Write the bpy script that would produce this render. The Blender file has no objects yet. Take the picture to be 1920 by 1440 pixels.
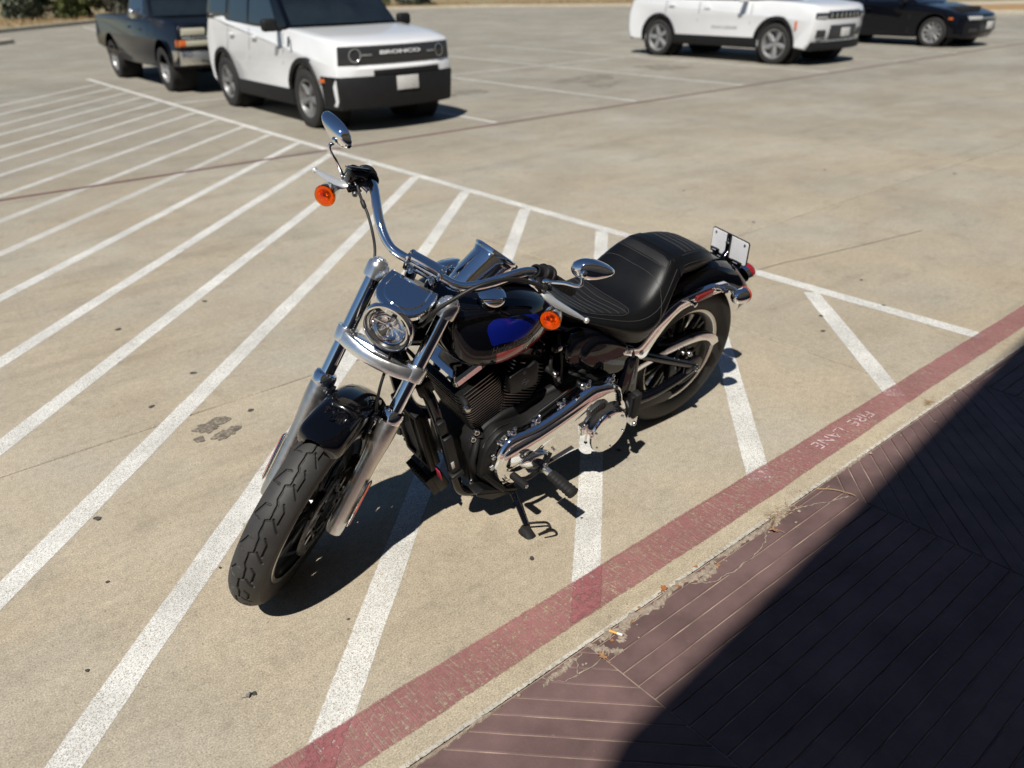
import bpy, bmesh, math, random
import numpy as np
from mathutils import Matrix, Vector
random.seed(7); np.random.seed(7)
PI = math.pi
R = math.radians
scene = bpy.context.scene
COL = scene.collection

# ---------------------------------------------------------------- camera, sky, sun, exposure
# plan frame: u (=x) runs along the red kerb line, v (=y) away from it into the car park, metres
YAW, PITCH, ROLL = R(50.592), R(27.172), R(-1.027)
FOCAL_PX, CAM_H = 1490.85, 1.6977
def _cam():
    cp_, sp_ = math.cos(PITCH), math.sin(PITCH)
    cy, sy = math.cos(YAW), math.sin(YAW)
    F = Vector((cy*cp_, sy*cp_, -sp_)); Rt = Vector((sy, -cy, 0)); U = Vector((cy*sp_, sy*sp_, cp_))
    c, s = math.cos(ROLL), math.sin(ROLL)
    R2 = Rt*c + U*s; U2 = U*c - Rt*s
    m = Matrix((R2, U2, -F)).transposed().to_4x4(); m.translation = (0, 0, CAM_H)
    cd = bpy.data.cameras.new('camera'); co = bpy.data.objects.new('camera', cd); COL.objects.link(co)
    co.matrix_world = m
    cd.sensor_fit = 'HORIZONTAL'; cd.sensor_width = 36.0; cd.lens = 36.0*FOCAL_PX/1920.0
    cd.clip_start = 0.02; cd.clip_end = 6000
    cd.dof.use_dof = True; cd.dof.focus_distance = 2.35; cd.dof.aperture_fstop = 2.3
    scene.camera = co
_cam()
SUN_EL, SUN_AZ = R(53.0), R(-145.4)          # direction towards the sun, angle from +x
SUND = Vector((math.cos(SUN_EL)*math.cos(SUN_AZ), math.cos(SUN_EL)*math.sin(SUN_AZ), math.sin(SUN_EL)))
world = bpy.data.worlds.new('World'); scene.world = world; world.use_nodes = True
wn = world.node_tree.nodes; wl = world.node_tree.links
sky = wn.new('ShaderNodeTexSky'); sky.sky_type = 'NISHITA'; sky.sun_disc = False
sky.sun_elevation = SUN_EL; sky.sun_rotation = math.atan2(SUND.x, SUND.y)
sky.altitude = 300; sky.air_density = 1.0; sky.dust_density = 0.0; sky.ozone_density = 5.0
wn['Background'].inputs['Strength'].default_value = 0.05
wl.new(sky.outputs[0], wn['Background'].inputs['Color'])
ld = bpy.data.lights.new('sun', 'SUN'); lo = bpy.data.objects.new('sun', ld); COL.objects.link(lo)
ld.energy = 5.0; ld.angle = R(0.53); ld.color = (1.0, 0.955, 0.88)
lo.rotation_euler = SUND.to_track_quat('Z', 'Y').to_euler(); lo.location = (-5, -6, 12)
vs = scene.view_settings
vs.view_transform = 'Standard'; vs.look = 'None'; vs.exposure = 0.12; vs.gamma = 1.0; vs.use_curve_mapping = False
scene.cycles.max_bounces = 8; scene.cycles.glossy_bounces = 6; scene.cycles.transparent_max_bounces = 10
scene.cycles.transmission_bounces = 6; scene.cycles.caustics_reflective = False; scene.cycles.caustics_refractive = False

# ---------------------------------------------------------------- materials
MATS = {}
def mat(name, col, rough=0.5, metal=0.0, coat=0.0, spec=0.5, var=None, bump=None, rvar=None, emit=None, spots=None, coord='Object'):
    """procedural principled material. var=(scale, amount) value noise; bump=(scale, strength); rvar=(scale, amount);
    spots=(scale, threshold, colour, softness)"""
    m = bpy.data.materials.new(name); m.use_nodes = True
    n = m.node_tree.nodes; l = m.node_tree.links; b = n['Principled BSDF']
    b.inputs['Base Color'].default_value = (*col, 1); b.inputs['Roughness'].default_value = rough
    b.inputs['Metallic'].default_value = metal; b.inputs['Coat Weight'].default_value = coat
    b.inputs['Coat Roughness'].default_value = 0.03; b.inputs['Specular IOR Level'].default_value = spec
    tc = n.new('ShaderNodeTexCoord')
    def noise(sc, det=6, rough_=0.6):
        t = n.new('ShaderNodeTexNoise'); t.inputs['Scale'].default_value = sc; t.inputs['Detail'].default_value = det
        t.inputs['Roughness'].default_value = rough_; l.new(tc.outputs[coord], t.inputs['Vector']); return t
    src = None
    if var:
        t = noise(var[0]); mr = n.new('ShaderNodeMapRange')
        mr.inputs[1].default_value = 0.3; mr.inputs[2].default_value = 0.7
        mr.inputs[3].default_value = 1-var[1]; mr.inputs[4].default_value = 1+var[1]
        l.new(t.outputs[0], mr.inputs[0])
        hs = n.new('ShaderNodeHueSaturation'); hs.inputs['Color'].default_value = (*col, 1)
        l.new(mr.outputs[0], hs.inputs['Value']); src = hs.outputs[0]
    if spots:
        t = noise(spots[0], 3); mr = n.new('ShaderNodeMapRange'); sf = spots[3] if len(spots) > 3 else 0.03
        mr.inputs[1].default_value = spots[1]; mr.inputs[2].default_value = spots[1]+sf
        l.new(t.outputs[0], mr.inputs[0])
        mx = n.new('ShaderNodeMix'); mx.data_type = 'RGBA'
        if src: l.new(src, mx.inputs[6])
        else: mx.inputs[6].default_value = (*col, 1)
        mx.inputs[7].default_value = (*spots[2], 1); l.new(mr.outputs[0], mx.inputs[0]); src = mx.outputs[2]
    if src: l.new(src, b.inputs['Base Color'])
    if rvar:
        t = noise(rvar[0]); mr = n.new('ShaderNodeMapRange'); mr.inputs[1].default_value = 0.3; mr.inputs[2].default_value = 0.7
        mr.inputs[3].default_value = max(0.0, rough-rvar[1]); mr.inputs[4].default_value = rough+rvar[1]
        l.new(t.outputs[0], mr.inputs[0]); l.new(mr.outputs[0], b.inputs['Roughness'])
    if bump:
        t = noise(bump[0], 5); bp = n.new('ShaderNodeBump'); bp.inputs['Strength'].default_value = bump[1]
        bp.inputs['Distance'].default_value = bump[2] if len(bump) > 2 else 0.002
        l.new(t.outputs[0], bp.inputs['Height']); l.new(bp.outputs[0], b.inputs['Normal'])
    if emit:
        b.inputs['Emission Color'].default_value = (*emit[0], 1); b.inputs['Emission Strength'].default_value = emit[1]
    MATS[name] = m
    return m

def thin_glass(name, tint, refl_rough=0.02, alpha=0.0, tintmix=1.0):
    m = bpy.data.materials.new(name); m.use_nodes = True
    n = m.node_tree.nodes; l = m.node_tree.links; n.clear()
    out = n.new('ShaderNodeOutputMaterial'); tr = n.new('ShaderNodeBsdfTransparent'); gl = n.new('ShaderNodeBsdfGlossy')
    fr = n.new('ShaderNodeFresnel'); mx = n.new('ShaderNodeMixShader')
    ge = n.new('ShaderNodeNewGeometry'); io = n.new('ShaderNodeMapRange'); io.inputs[3].default_value = 1.5; io.inputs[4].default_value = 1/1.5
    l.new(ge.outputs['Backfacing'], io.inputs[0]); l.new(io.outputs[0], fr.inputs[0])
    tr.inputs[0].default_value = (*tint, 1); gl.inputs[1].default_value = refl_rough
    l.new(fr.outputs[0], mx.inputs[0]); l.new(tr.outputs[0], mx.inputs[1]); l.new(gl.outputs[0], mx.inputs[2])
    l.new(mx.outputs[0], out.inputs[0]); MATS[name] = m; return m

chrome = mat('chrome', (0.93, 0.945, 0.965), 0.022, 1.0, rvar=(9, 0.012))
polished = mat('polished_aluminium', (0.92, 0.93, 0.94), 0.22, 0.94, rvar=(30, 0.05))
satin_alu = mat('satin_aluminium', (0.66, 0.65, 0.63), 0.34, 1.0, rvar=(60, 0.06))
steel = mat('bolt_steel', (0.6, 0.6, 0.6), 0.25, 1.0)
gloss_black = mat('gloss_black_paint', (0.0025, 0.0028, 0.0045), 0.3, 0.0, coat=1.0, spec=0.0)
satin_black = mat('satin_black', (0.0055, 0.0055, 0.006), 0.42, 0.0, spec=0.35, bump=(260, 0.12), var=(18, 0.25))
wrinkle_black = mat('wrinkle_black_casting', (0.0065, 0.0065, 0.0068), 0.52, 0.0, spec=0.3, bump=(500, 0.35), var=(25, 0.3))
plastic_black = mat('black_plastic', (0.0075, 0.0075, 0.008), 0.48, 0.0, spec=0.35, bump=(700, 0.1))
rubber = mat('rubber', (0.009, 0.009, 0.009), 0.7, 0.0, spec=0.35, bump=(350, 0.15), var=(30, 0.25))
tyre_mat = mat('tyre_rubber', (0.034, 0.033, 0.032), 0.62, 0.0, bump=(420, 0.12, 0.0012), var=(14, 0.28), spec=0.5)
leather = mat('seat_leather', (0.0042, 0.0045, 0.0052), 0.38, 0.0, bump=(330, 0.30, 0.0012), rvar=(7, 0.06), spec=0.34)
leather_rib = mat('seat_rib_fabric', (0.0065, 0.0065, 0.007), 0.55, 0.0, bump=(500, 0.35))
thread = mat('seat_thread', (0.06, 0.055, 0.05), 0.8)
fin_edge = mat('machined_fin_edge', (0.27, 0.26, 0.26), 0.38, 1.0)
lever_alu = mat('lever_aluminium', (0.84, 0.84, 0.83), 0.36, 0.7, rvar=(40, 0.06))
tyre_side = mat('tyre_sidewall_dusty', (0.030, 0.026, 0.023), 0.7, bump=(200, 0.1), var=(9, 0.3))
tyre_black = mat('tyre_sidewall', (0.011, 0.011, 0.012), 0.6, bump=(200, 0.1), var=(9, 0.2))
amber = mat('amber_lens', (0.85, 0.22, 0.008), 0.12, 0.0, coat=1.0, var=(40, 0.15))
amber.node_tree.nodes['Principled BSDF'].inputs['Transmission Weight'].default_value = 0.25
red_lens = mat('red_lens', (0.30, 0.008, 0.010), 0.12, 0.0, coat=1.0)
red_refl = mat('red_reflector', (0.22, 0.02, 0.02), 0.25, 0.0, coat=0.6, bump=(900, 0.3))
orange_refl = mat('orange_reflector', (0.42, 0.06, 0.02), 0.25, 0.0, coat=0.6, bump=(900, 0.3))
amber_glass = thin_glass('amber_glass', (1.0, 0.46, 0.03))
amber_bowl = mat('amber_bowl', (1.0, 0.55, 0.18), 0.28, 0.7, bump=(300, 0.4))
clear_lens = thin_glass('clear_lens', (0.97, 0.97, 0.97))
mirror_glass = mat('mirror_glass', (0.75, 0.76, 0.78), 0.01, 1.0)
lamp_dark = mat('lamp_interior', (0.03, 0.03, 0.032), 0.3)
blue_paint = mat('blue_paint', (0.003, 0.009, 0.15), 0.14, 0.0, coat=1.0)
red_paint = mat('red_paint', (0.40, 0.008, 0.014), 0.14, 0.0, coat=1.0)
reflection_paint = mat('reflection_paint', (0.10, 0.095, 0.085), 0.2, 0.6, coat=1.0)
letter_grey = mat('badge_lettering', (0.06, 0.06, 0.066), 0.3, 0.4)
plate_white = mat('plate_metal', (0.93, 0.94, 0.96), 0.45, 0.0, var=(8, 0.08))
cable_black = mat('cable_black', (0.012, 0.0115, 0.011), 0.5, spec=0.4)
decal_red = mat('warning_decal', (0.35, 0.03, 0.06), 0.35, var=(300, 0.5))
decal_white = mat('white_decal', (0.55, 0.53, 0.52), 0.4, var=(400, 0.4))
disc_steel = mat('brake_disc_steel', (0.34, 0.33, 0.32), 0.32, 1.0, rvar=(80, 0.1))
wheel_black = mat('wheel_black', (0.008, 0.0085, 0.0095), 0.28, 0.0, coat=0.4)
rim_machined = mat('machined_rim', (0.60, 0.58, 0.55), 0.22, 1.0)

# ---------------------------------------------------------------- mesh helpers: every shape is (verts, faces)
def unit(v):
    v = np.asarray(v, float); return v/np.linalg.norm(v)
def frame(d):
    d = unit(d); a = np.array([0, 0, 1.0]) if abs(d[2]) < 0.9 else np.array([1.0, 0, 0])
    x = unit(np.cross(a, d)); return x, np.cross(d, x), d
def lathe(prof, o, d, n=32, a0=0.0, a1=2*PI, sx=1.0, cap=False):
    x, y, z = frame(d); o = np.asarray(o, float); V = []; F = []
    full = abs(a1-a0-2*PI) < 1e-6
    m = n if full else n+1
    for r, h in prof:
        for i in range(m):
            a = a0+(a1-a0)*i/n
            V.append(o+z*h+(x*math.cos(a)*sx+y*math.sin(a))*max(r, 1e-5))
    for j in range(len(prof)-1):
        for i in range(n):
            k = (i+1) % m
            F.append((j*m+i, j*m+k, (j+1)*m+k, (j+1)*m+i))
    if full and cap:
        if prof[0][0] > 1e-4: F.append(tuple(range(m-1, -1, -1)))
        if prof[-1][0] > 1e-4: F.append(tuple((len(prof)-1)*m+i for i in range(m)))
    return np.array(V), F
def crom(P, sub=6, closed=False):
    P = np.asarray(P, float); n = len(P); out = []
    if sub <= 1 or n < 3: return P
    rng = n if closed else n-1
    for i in range(rng):
        if closed: p0, p1, p2, p3 = P[(i-1) % n], P[i], P[(i+1) % n], P[(i+2) % n]
        else:
            p1, p2 = P[i], P[i+1]; p0 = P[i-1] if i else 2*p1-p2; p3 = P[i+2] if i+2 < n else 2*p2-p1
        for k in range(sub):
            t = k/sub
            out.append(0.5*((2*p1)+(-p0+p2)*t+(2*p0-5*p1+4*p2-p3)*t*t+(-p0+3*p1-3*p2+p3)*t**3))
    if not closed: out.append(P[-1])
    return np.array(out)
def loft(rings, cap0=True, cap1=True, closed=True):
    m = len(rings[0]); V = np.concatenate([np.asarray(r, float) for r in rings]); F = []
    for j in range(len(rings)-1):
        for i in range(m if closed else m-1):
            k = (i+1) % m
            F.append((j*m+i, j*m+k, (j+1)*m+k, (j+1)*m+i))
    if cap0 and closed: F.append(tuple(range(m-1, -1, -1)))
    if cap1 and closed: F.append(tuple((len(rings)-1)*m+i for i in range(m)))
    return V, F
def tube(P, r, n=12, sub=6, flat=1.0, cap=True):
    P = np.asarray(P, float)
    rr = np.full(len(P), r) if np.isscalar(r) else np.asarray(r, float)
    Q = crom(np.concatenate([P, rr[:, None]], 1), sub); P, rr = Q[:, :3], Q[:, 3]
    T = np.gradient(P, axis=0); T /= np.linalg.norm(T, axis=1)[:, None]+1e-12
    x, _, _ = frame(T[0]); rings = []
    for i in range(len(P)):
        x = x-T[i]*np.dot(x, T[i]); x = unit(x); y = np.cross(T[i], x)
        a = np.arange(n)*2*PI/n
        rings.append(P[i]+rr[i]*(np.cos(a)[:, None]*x+flat*np.sin(a)[:, None]*y))
    return loft(rings, cap, cap)
def area(P): 
    x, y = P[:, 0], P[:, 1]; return 0.5*np.sum(x*np.roll(y, -1)-np.roll(x, -1)*y)
def inset(P, d):
    P = np.asarray(P, float); n = len(P); out = []
    for i in range(n):
        a, b, c = P[i-1], P[i], P[(i+1) % n]
        e1 = b-a; e2 = c-b; e1 = e1/(np.linalg.norm(e1)+1e-9); e2 = e2/(np.linalg.norm(e2)+1e-9)
        n1 = np.array([-e1[1], e1[0]]); n2 = np.array([-e2[1], e2[0]]); m = n1+n2
        m = m/max(0.5, np.dot(m, m)/2)*0.5*1.0
        k = n1+n2; k = k/(np.linalg.norm(k)+1e-9); s = 1/max(0.45, np.dot(k, n1))
        out.append(b+k*d*s)
    return np.array(out)
def smooth_poly(P, sub=5): return crom(np.asarray(P, float), sub, True)
def round_poly(P, r, seg=4):
    """rounds the corners of a polygon with radius about r (r may be a list)"""
    P = np.asarray(P, float); n = len(P); out = []
    for i in range(n):
        a, b, c = P[i-1], P[i], P[(i+1) % n]; ri = r[i] if hasattr(r, '__len__') else r
        u = a-b; w = c-b; lu, lw = np.linalg.norm(u), np.linalg.norm(w)
        t = min(ri, lu*0.48, lw*0.48)
        p, q = b+u/lu*t, b+w/lw*t
        for k in range(seg+1):
            s = k/seg; out.append((1-s)**2*p+2*s*(1-s)*b+s*s*q)
    return np.array(out)
def prism(P, y0, y1, bev=0.003, seg=2, back=False):
    """polygon (x,z) extruded along y from y0 to y1; rounded edge at y1 (and at y0 when back)"""
    P = np.asarray(P, float)
    if area(P) < 0: P = P[::-1]
    sg = 1 if y1 > y0 else -1; rings = []
    def ring(ins, y):
        q = inset(P, ins) if ins > 1e-6 else P
        return np.stack([q[:, 0], np.full(len(q), y), q[:, 1]], 1)
    if back:
        for k in range(seg+1):
            a = PI/2*k/seg; rings.append(ring(bev*(1-math.sin(a)), y0+sg*bev*(1-math.cos(a))))
    else: rings.append(ring(0, y0))
    for k in range(seg+1):
        a = PI/2*k/seg; rings.append(ring(bev*(1-math.cos(a)), y1-sg*bev*(1-math.sin(a))))
    V, F = loft(rings)
    if sg > 0: F = [f[::-1] for f in F]
    return V, F
def rbox(c, s, bev=0.004, rot=None, seg=2):
    bm = bmesh.new(); bmesh.ops.create_cube(bm, size=1.0)
    bmesh.ops.scale(bm, vec=s, verts=bm.verts)
    if bev > 0: bmesh.ops.bevel(bm, geom=list(bm.edges), offset=bev, segments=seg, affect='EDGES', profile=0.5)
    V = np.array([v.co[:] for v in bm.verts]); bm.verts.index_update()
    F = [tuple(v.index for v in f.verts) for f in bm.faces]; bm.free()
    if rot is not None: V = V@np.asarray(rot).T
    return V+np.asarray(c, float), F
def ell(c, s, n=16, m=10):
    V = []; F = []
    for j in range(m+1):
        t = PI*j/m
        for i in range(n):
            a = 2*PI*i/n; V.append((c[0]+s[0]*math.sin(t)*math.cos(a), c[1]+s[1]*math.sin(t)*math.sin(a), c[2]+s[2]*math.cos(t)))
    for j in range(m):
        for i in range(n):
            k = (i+1) % n; F.append((j*n+i, (j+1)*n+i, (j+1)*n+k, j*n+k))
    return np.array(V), F
def rotm(ax, a):
    return np.array(Matrix.Rotation(a, 3, ax))
def axes(d, up=(0, 0, 1)):
    """3x3 with local z = d"""
    x, y, z = frame(d); return np.stack([x, y, z], 1)
def mirror_y(s):
    V, F = s[0].copy(), [f[::-1] for f in s[1]]; V[:, 1] *= -1
    return (V, F)+tuple(s[2:])
def mesh_from(name, shapes, mats, ang=38, smooth=True):
    V = []; F = []; mi = []; o = 0
    for s in shapes:
        v, f = s[0], s[1]; k = s[2] if len(s) > 2 else 0
        V.append(v); F += [tuple(int(i)+o for i in ff) for ff in f]; o += len(v)
        mi += list(k) if hasattr(k, '__len__') else [k]*len(f)
    V = np.concatenate(V)
    me = bpy.data.meshes.new(name); me.from_pydata(V.tolist(), [], F)
    if not isinstance(mats, (list, tuple)): mats = [mats]
    for m in mats: me.materials.append(m)
    if any(mi): me.polygons.foreach_set('material_index', mi)
    if smooth:
        me.polygons.foreach_set('use_smooth', [True]*len(me.polygons)); me.set_sharp_from_angle(angle=R(ang))
    me.update(); return me
def part(name, shapes, mats, parent=None, T=None, ang=38, smooth=True, kind=None, fix=True):
    if isinstance(shapes, tuple): shapes = [shapes]
    if T is not None: shapes = [(T(s[0]),)+tuple(s[1:]) for s in shapes]
    me = mesh_from(name, shapes, mats, ang, smooth)
    if fix:
        bm = bmesh.new(); bm.from_mesh(me); bmesh.ops.recalc_face_normals(bm, faces=bm.faces); bm.to_mesh(me); bm.free()
    o = bpy.data.objects.new(name, me); COL.objects.link(o)
    if parent is not None: o.parent = parent
    if kind: o['kind'] = kind
    return o
def place(name, me, parent, M):
    o = bpy.data.objects.new(name, me); COL.objects.link(o); o.parent = parent
    o.matrix_local = M; return o
def empty(name, M=None, label=None, cat=None, group=None):
    o = bpy.data.objects.new(name, None); COL.objects.link(o); o.empty_display_size = 0.1
    if M is not None: o.matrix_world = M
    if label: o['label'] = label
    if cat: o['category'] = cat
    if group: o['group'] = group
    return o
def tag(o, label, cat, group=None):
    o['label'] = label; o['category'] = cat
    if group: o['group'] = group
    return o
def text_mesh(s, size, depth=0.0, shear=0.0, bold=0.0):
    cu = bpy.data.curves.new('t', 'FONT'); cu.body = s; cu.size = size; cu.extrude = depth; cu.shear = shear
    cu.offset = bold; cu.align_x = 'CENTER'; cu.align_y = 'CENTER'; cu.resolution_u = 3
    ob = bpy.data.objects.new('t', cu); COL.objects.link(ob)
    dg = bpy.context.evaluated_depsgraph_get(); me = bpy.data.meshes.new_from_object(ob.evaluated_get(dg))
    V = np.array([v.co[:] for v in me.vertices]); F = [tuple(p.vertices) for p in me.polygons]
    bpy.data.objects.remove(ob); bpy.data.curves.remove(cu); bpy.data.meshes.remove(me)
    return V, F
# ================================================================ THE PLACE: ground, markings, pavement
def concrete_mat(name, col, warm=0.0, speck=True, rnd=True, col2=None):
    """worn concrete: broad stains, mid mottling, fine aggregate speckle, tyre-darkened streaks"""
    m = bpy.data.materials.new(name); m.use_nodes = True
    n = m.node_tree.nodes; l = m.node_tree.links; b = n['Principled BSDF']
    b.inputs['Roughness'].default_value = 0.85; b.inputs['Specular IOR Level'].default_value = 0.3
    g = n.new('ShaderNodeNewGeometry')
    def noise(sc, det=5, ro=0.6, vec=None, dist=0.0):
        t = n.new('ShaderNodeTexNoise'); t.inputs['Scale'].default_value = sc; t.inputs['Detail'].default_value = det
        t.inputs['Roughness'].default_value = ro; t.inputs['Distortion'].default_value = dist
        l.new(vec or g.outputs['Position'], t.inputs['Vector']); return t.outputs[0]
    def rng(s, a, b_, c, d):
        r = n.new('ShaderNodeMapRange'); r.inputs[1].default_value = a; r.inputs[2].default_value = b_
        r.inputs[3].default_value = c; r.inputs[4].default_value = d; l.new(s, r.inputs[0]); return r.outputs[0]
    def mul(a, b_):
        k = n.new('ShaderNodeMath'); k.operation = 'MULTIPLY'; l.new(a, k.inputs[0])
        if hasattr(b_, 'links'): l.new(b_, k.inputs[1])
        else: k.inputs[1].default_value = b_
        return k.outputs[0]
    mp = n.new('ShaderNodeMapping'); mp.inputs['Rotation'].default_value = (0, 0, R(8)); mp.inputs['Scale'].default_value = (0.35, 2.2, 1)
    l.new(g.outputs['Position'], mp.inputs['Vector'])
    v = rng(noise(0.45, 4, 0.6, dist=0.6), 0.32, 0.72, 0.90, 1.07)
    v = mul(v, rng(noise(2.3, 5, 0.68), 0.3, 0.7, 0.90, 1.08))
    v = mul(v, rng(noise(1.1, 5, 0.7, mp.outputs[0], 0.5), 0.52, 0.78, 1.0, 0.76))      # drawn-out dark streaks
    v = mul(v, rng(noise(38, 3, 0.7), 0.3, 0.7, 0.88, 1.10))
    v = mul(v, rng(noise(5.5, 5, 0.72), 0.54, 0.74, 1.0, 0.80))                          # hand-sized smudges
    v = mul(v, rng(noise(15, 4, 0.7), 0.56, 0.76, 1.0, 0.86))
    if speck:
        v = mul(v, rng(noise(210, 2, 0.6), 0.28, 0.72, 0.62, 1.30)); v = mul(v, rng(noise(150, 1, 0.5), 0.64, 0.70, 1.0, 1.14))
        v = mul(v, rng(noise(95, 1, 0.5), 0.66, 0.72, 1.0, 0.72))
        vo = n.new('ShaderNodeTexVoronoi'); vo.inputs['Scale'].default_value = 14; l.new(g.outputs['Position'], vo.inputs['Vector'])
        v = mul(v, rng(vo.outputs['Distance'], 0.03, 0.055, 0.80, 1.0))
    if rnd:
        oi = n.new('ShaderNodeObjectInfo'); v = mul(v, rng(oi.outputs['Random'], 0, 1, 0.95, 1.04))
    hs = n.new('ShaderNodeHueSaturation'); l.new(v, hs.inputs['Value'])
    # slow drift between a warm and a greyer concrete
    mx = n.new('ShaderNodeMix'); mx.data_type = 'RGBA'; mx.inputs[6].default_value = (*col, 1)
    if col2:   # drifts to a darker, greyer tone farther out from the pavement
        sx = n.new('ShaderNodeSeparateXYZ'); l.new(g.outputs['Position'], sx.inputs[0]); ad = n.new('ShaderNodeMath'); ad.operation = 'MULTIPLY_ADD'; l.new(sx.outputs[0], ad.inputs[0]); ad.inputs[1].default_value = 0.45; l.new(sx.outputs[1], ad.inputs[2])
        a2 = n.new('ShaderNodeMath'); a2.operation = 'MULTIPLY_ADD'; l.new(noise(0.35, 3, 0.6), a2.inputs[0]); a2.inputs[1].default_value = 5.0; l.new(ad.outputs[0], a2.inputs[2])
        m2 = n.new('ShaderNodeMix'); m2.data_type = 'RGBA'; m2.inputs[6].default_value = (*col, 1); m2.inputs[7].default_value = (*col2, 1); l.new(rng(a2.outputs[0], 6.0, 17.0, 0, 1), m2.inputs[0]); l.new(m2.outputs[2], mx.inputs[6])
    gr = sum(col)/3; mx.inputs[7].default_value = (col[0]*0.45+gr*0.5, col[1]*0.5+gr*0.5, col[2]*0.5+gr*0.52, 1)
    l.new(rng(noise(0.9, 3, 0.6), 0.4, 0.68, 0, 0.45), mx.inputs[0]); l.new(mx.outputs[2], hs.inputs['Color'])
    l.new(hs.outputs[0], b.inputs['Base Color'])
    bp = n.new('ShaderNodeBump'); bp.inputs['Strength'].default_value = 0.25; bp.inputs['Distance'].default_value = 0.002
    l.new(noise(160, 2, 0.7), bp.inputs['Height']); l.new(bp.outputs[0], b.inputs['Normal'])
    return m
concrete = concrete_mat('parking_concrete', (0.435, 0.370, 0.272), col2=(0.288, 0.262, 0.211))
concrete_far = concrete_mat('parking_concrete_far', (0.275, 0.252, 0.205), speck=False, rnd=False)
gutter_mat = concrete_mat('gutter_concrete', (0.46, 0.385, 0.27), rnd=False)
joint_mat = mat('joint_dirt', (0.035, 0.030, 0.026), 0.9, var=(60, 0.4))

def paint_mat(name, col, wear=0.5, edge=0.006, streak=None, rough=0.6, scale=1.0, peel=0.66):
    """road paint with worn pinholes, peeled flakes and ragged edges; UV: x 0..1 across, y metres along"""
    m = bpy.data.materials.new(name); m.use_nodes = True
    n = m.node_tree.nodes; l = m.node_tree.links; b = n['Principled BSDF']; out = n['Material Output']
    b.inputs['Roughness'].default_value = rough; b.inputs['Specular IOR Level'].default_value = 0.35
    g = n.new('ShaderNodeNewGeometry'); uv = n.new('ShaderNodeUVMap'); sp = n.new('ShaderNodeSeparateXYZ'); l.new(uv.outputs[0], sp.inputs[0])
    def noise(sc, det=5, ro=0.6, vec=None):
        t = n.new('ShaderNodeTexNoise'); t.inputs['Scale'].default_value = sc; t.inputs['Detail'].default_value = det
        t.inputs['Roughness'].default_value = ro; l.new(vec or g.outputs['Position'], t.inputs['Vector']); return t.outputs[0]
    def rng(s, a, b_, c, d):
        r = n.new('ShaderNodeMapRange'); r.inputs[1].default_value = a; r.inputs[2].default_value = b_
        r.inputs[3].default_value = c; r.inputs[4].default_value = d; l.new(s, r.inputs[0]); return r.outputs[0]
    def op(o, a, b_):
        k = n.new('ShaderNodeMath'); k.operation = o
        for i, q in enumerate((a, b_)):
            if hasattr(q, 'links'): l.new(q, k.inputs[i])
            else: k.inputs[i].default_value = q
        return k.outputs[0]
    # ragged edge: distance to the nearer edge plus noise
    ed = op('MINIMUM', sp.outputs[0], op('SUBTRACT', 1.0, sp.outputs[0]))
    ed = op('ADD', ed, op('MULTIPLY', op('SUBTRACT', noise(55, 5, 0.75), 0.5), edge*14))
    al = rng(ed, 0.015, 0.05, 0, 1)
    pin = rng(noise(150*scale, 4, 0.75), peel-0.06, peel+0.02, 1, 0)                # pinholes
    big = rng(noise(4.0, 4, 0.7), 0.34, 0.54, 0.25, 1)                                 # worn areas
    wa = op('MAXIMUM', pin, op('SUBTRACT', 1.0, op('MULTIPLY', big, wear)))
    fl = rng(noise(16, 3, 0.6), 0.70, 0.715, 1, 0.0)                                # whole flakes gone
    al = op('MULTIPLY', al, op('MULTIPLY', wa, fl))
    if streak:
        mp = n.new('ShaderNodeMapping'); mp.inputs['Scale'].default_value = (streak[0], streak[1], 1); l.new(uv.outputs[0], mp.inputs['Vector'])
        st = rng(noise(1.0, 3, 0.7, mp.outputs[0]), 0.40, 0.64, 1.0, 1.0-streak[2]); al = op('MULTIPLY', al, st)
    v = op('MULTIPLY', rng(noise(3.0, 5, 0.7), 0.35, 0.65, 0.78, 1.05), rng(noise(75, 3, 0.7), 0.3, 0.7, 0.84, 1.08))
    hs = n.new('ShaderNodeHueSaturation'); hs.inputs['Color'].default_value = (*col, 1); l.new(v, hs.inputs['Value']); l.new(hs.outputs[0], b.inputs['Base Color'])
    bp = n.new('ShaderNodeBump'); bp.inputs['Strength'].default_value = 0.3; bp.inputs['Distance'].default_value = 0.0015
    l.new(noise(120, 5, 0.7), bp.inputs['Height']); l.new(bp.outputs[0], b.inputs['Normal'])
    tr = n.new('ShaderNodeBsdfTransparent'); mx = n.new('ShaderNodeMixShader')
    l.new(al, mx.inputs[0]); l.new(tr.outputs[0], mx.inputs[1]); l.new(b.outputs[0], mx.inputs[2]); l.new(mx.outputs[0], out.inputs[0])
    return m
white_paint = paint_mat('white_line_paint', (0.76, 0.75, 0.705), 0.95, peel=0.58, scale=1.5)
white_faded = paint_mat('white_line_paint_faded', (0.58, 0.565, 0.52), 0.9, peel=0.60, rough=0.7)
red_line = paint_mat('red_fire_lane_paint', (0.37, 0.160, 0.160), 0.75, streak=(2, 240, 0.70), peel=0.60, scale=0.6)
red_thick = paint_mat('red_paint_over_white', (0.33, 0.125, 0.13), 0.9, edge=0.008, peel=0.57, scale=0.35)
pale_lip = paint_mat('pale_mortar_lip', (0.62, 0.58, 0.50), 0.95, edge=0.04, peel=0.56, scale=0.5)
stencil_white = mat('stencil_white_paint', (0.62, 0.50, 0.50), 0.8, var=(60, 0.25), spots=(70, 0.52, (0.33, 0.13, 0.13), 0.05))
seam_red = paint_mat('faded_red_seam', (0.20, 0.125, 0.11), 0.8, edge=0.02, peel=0.60, rough=0.8)

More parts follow.
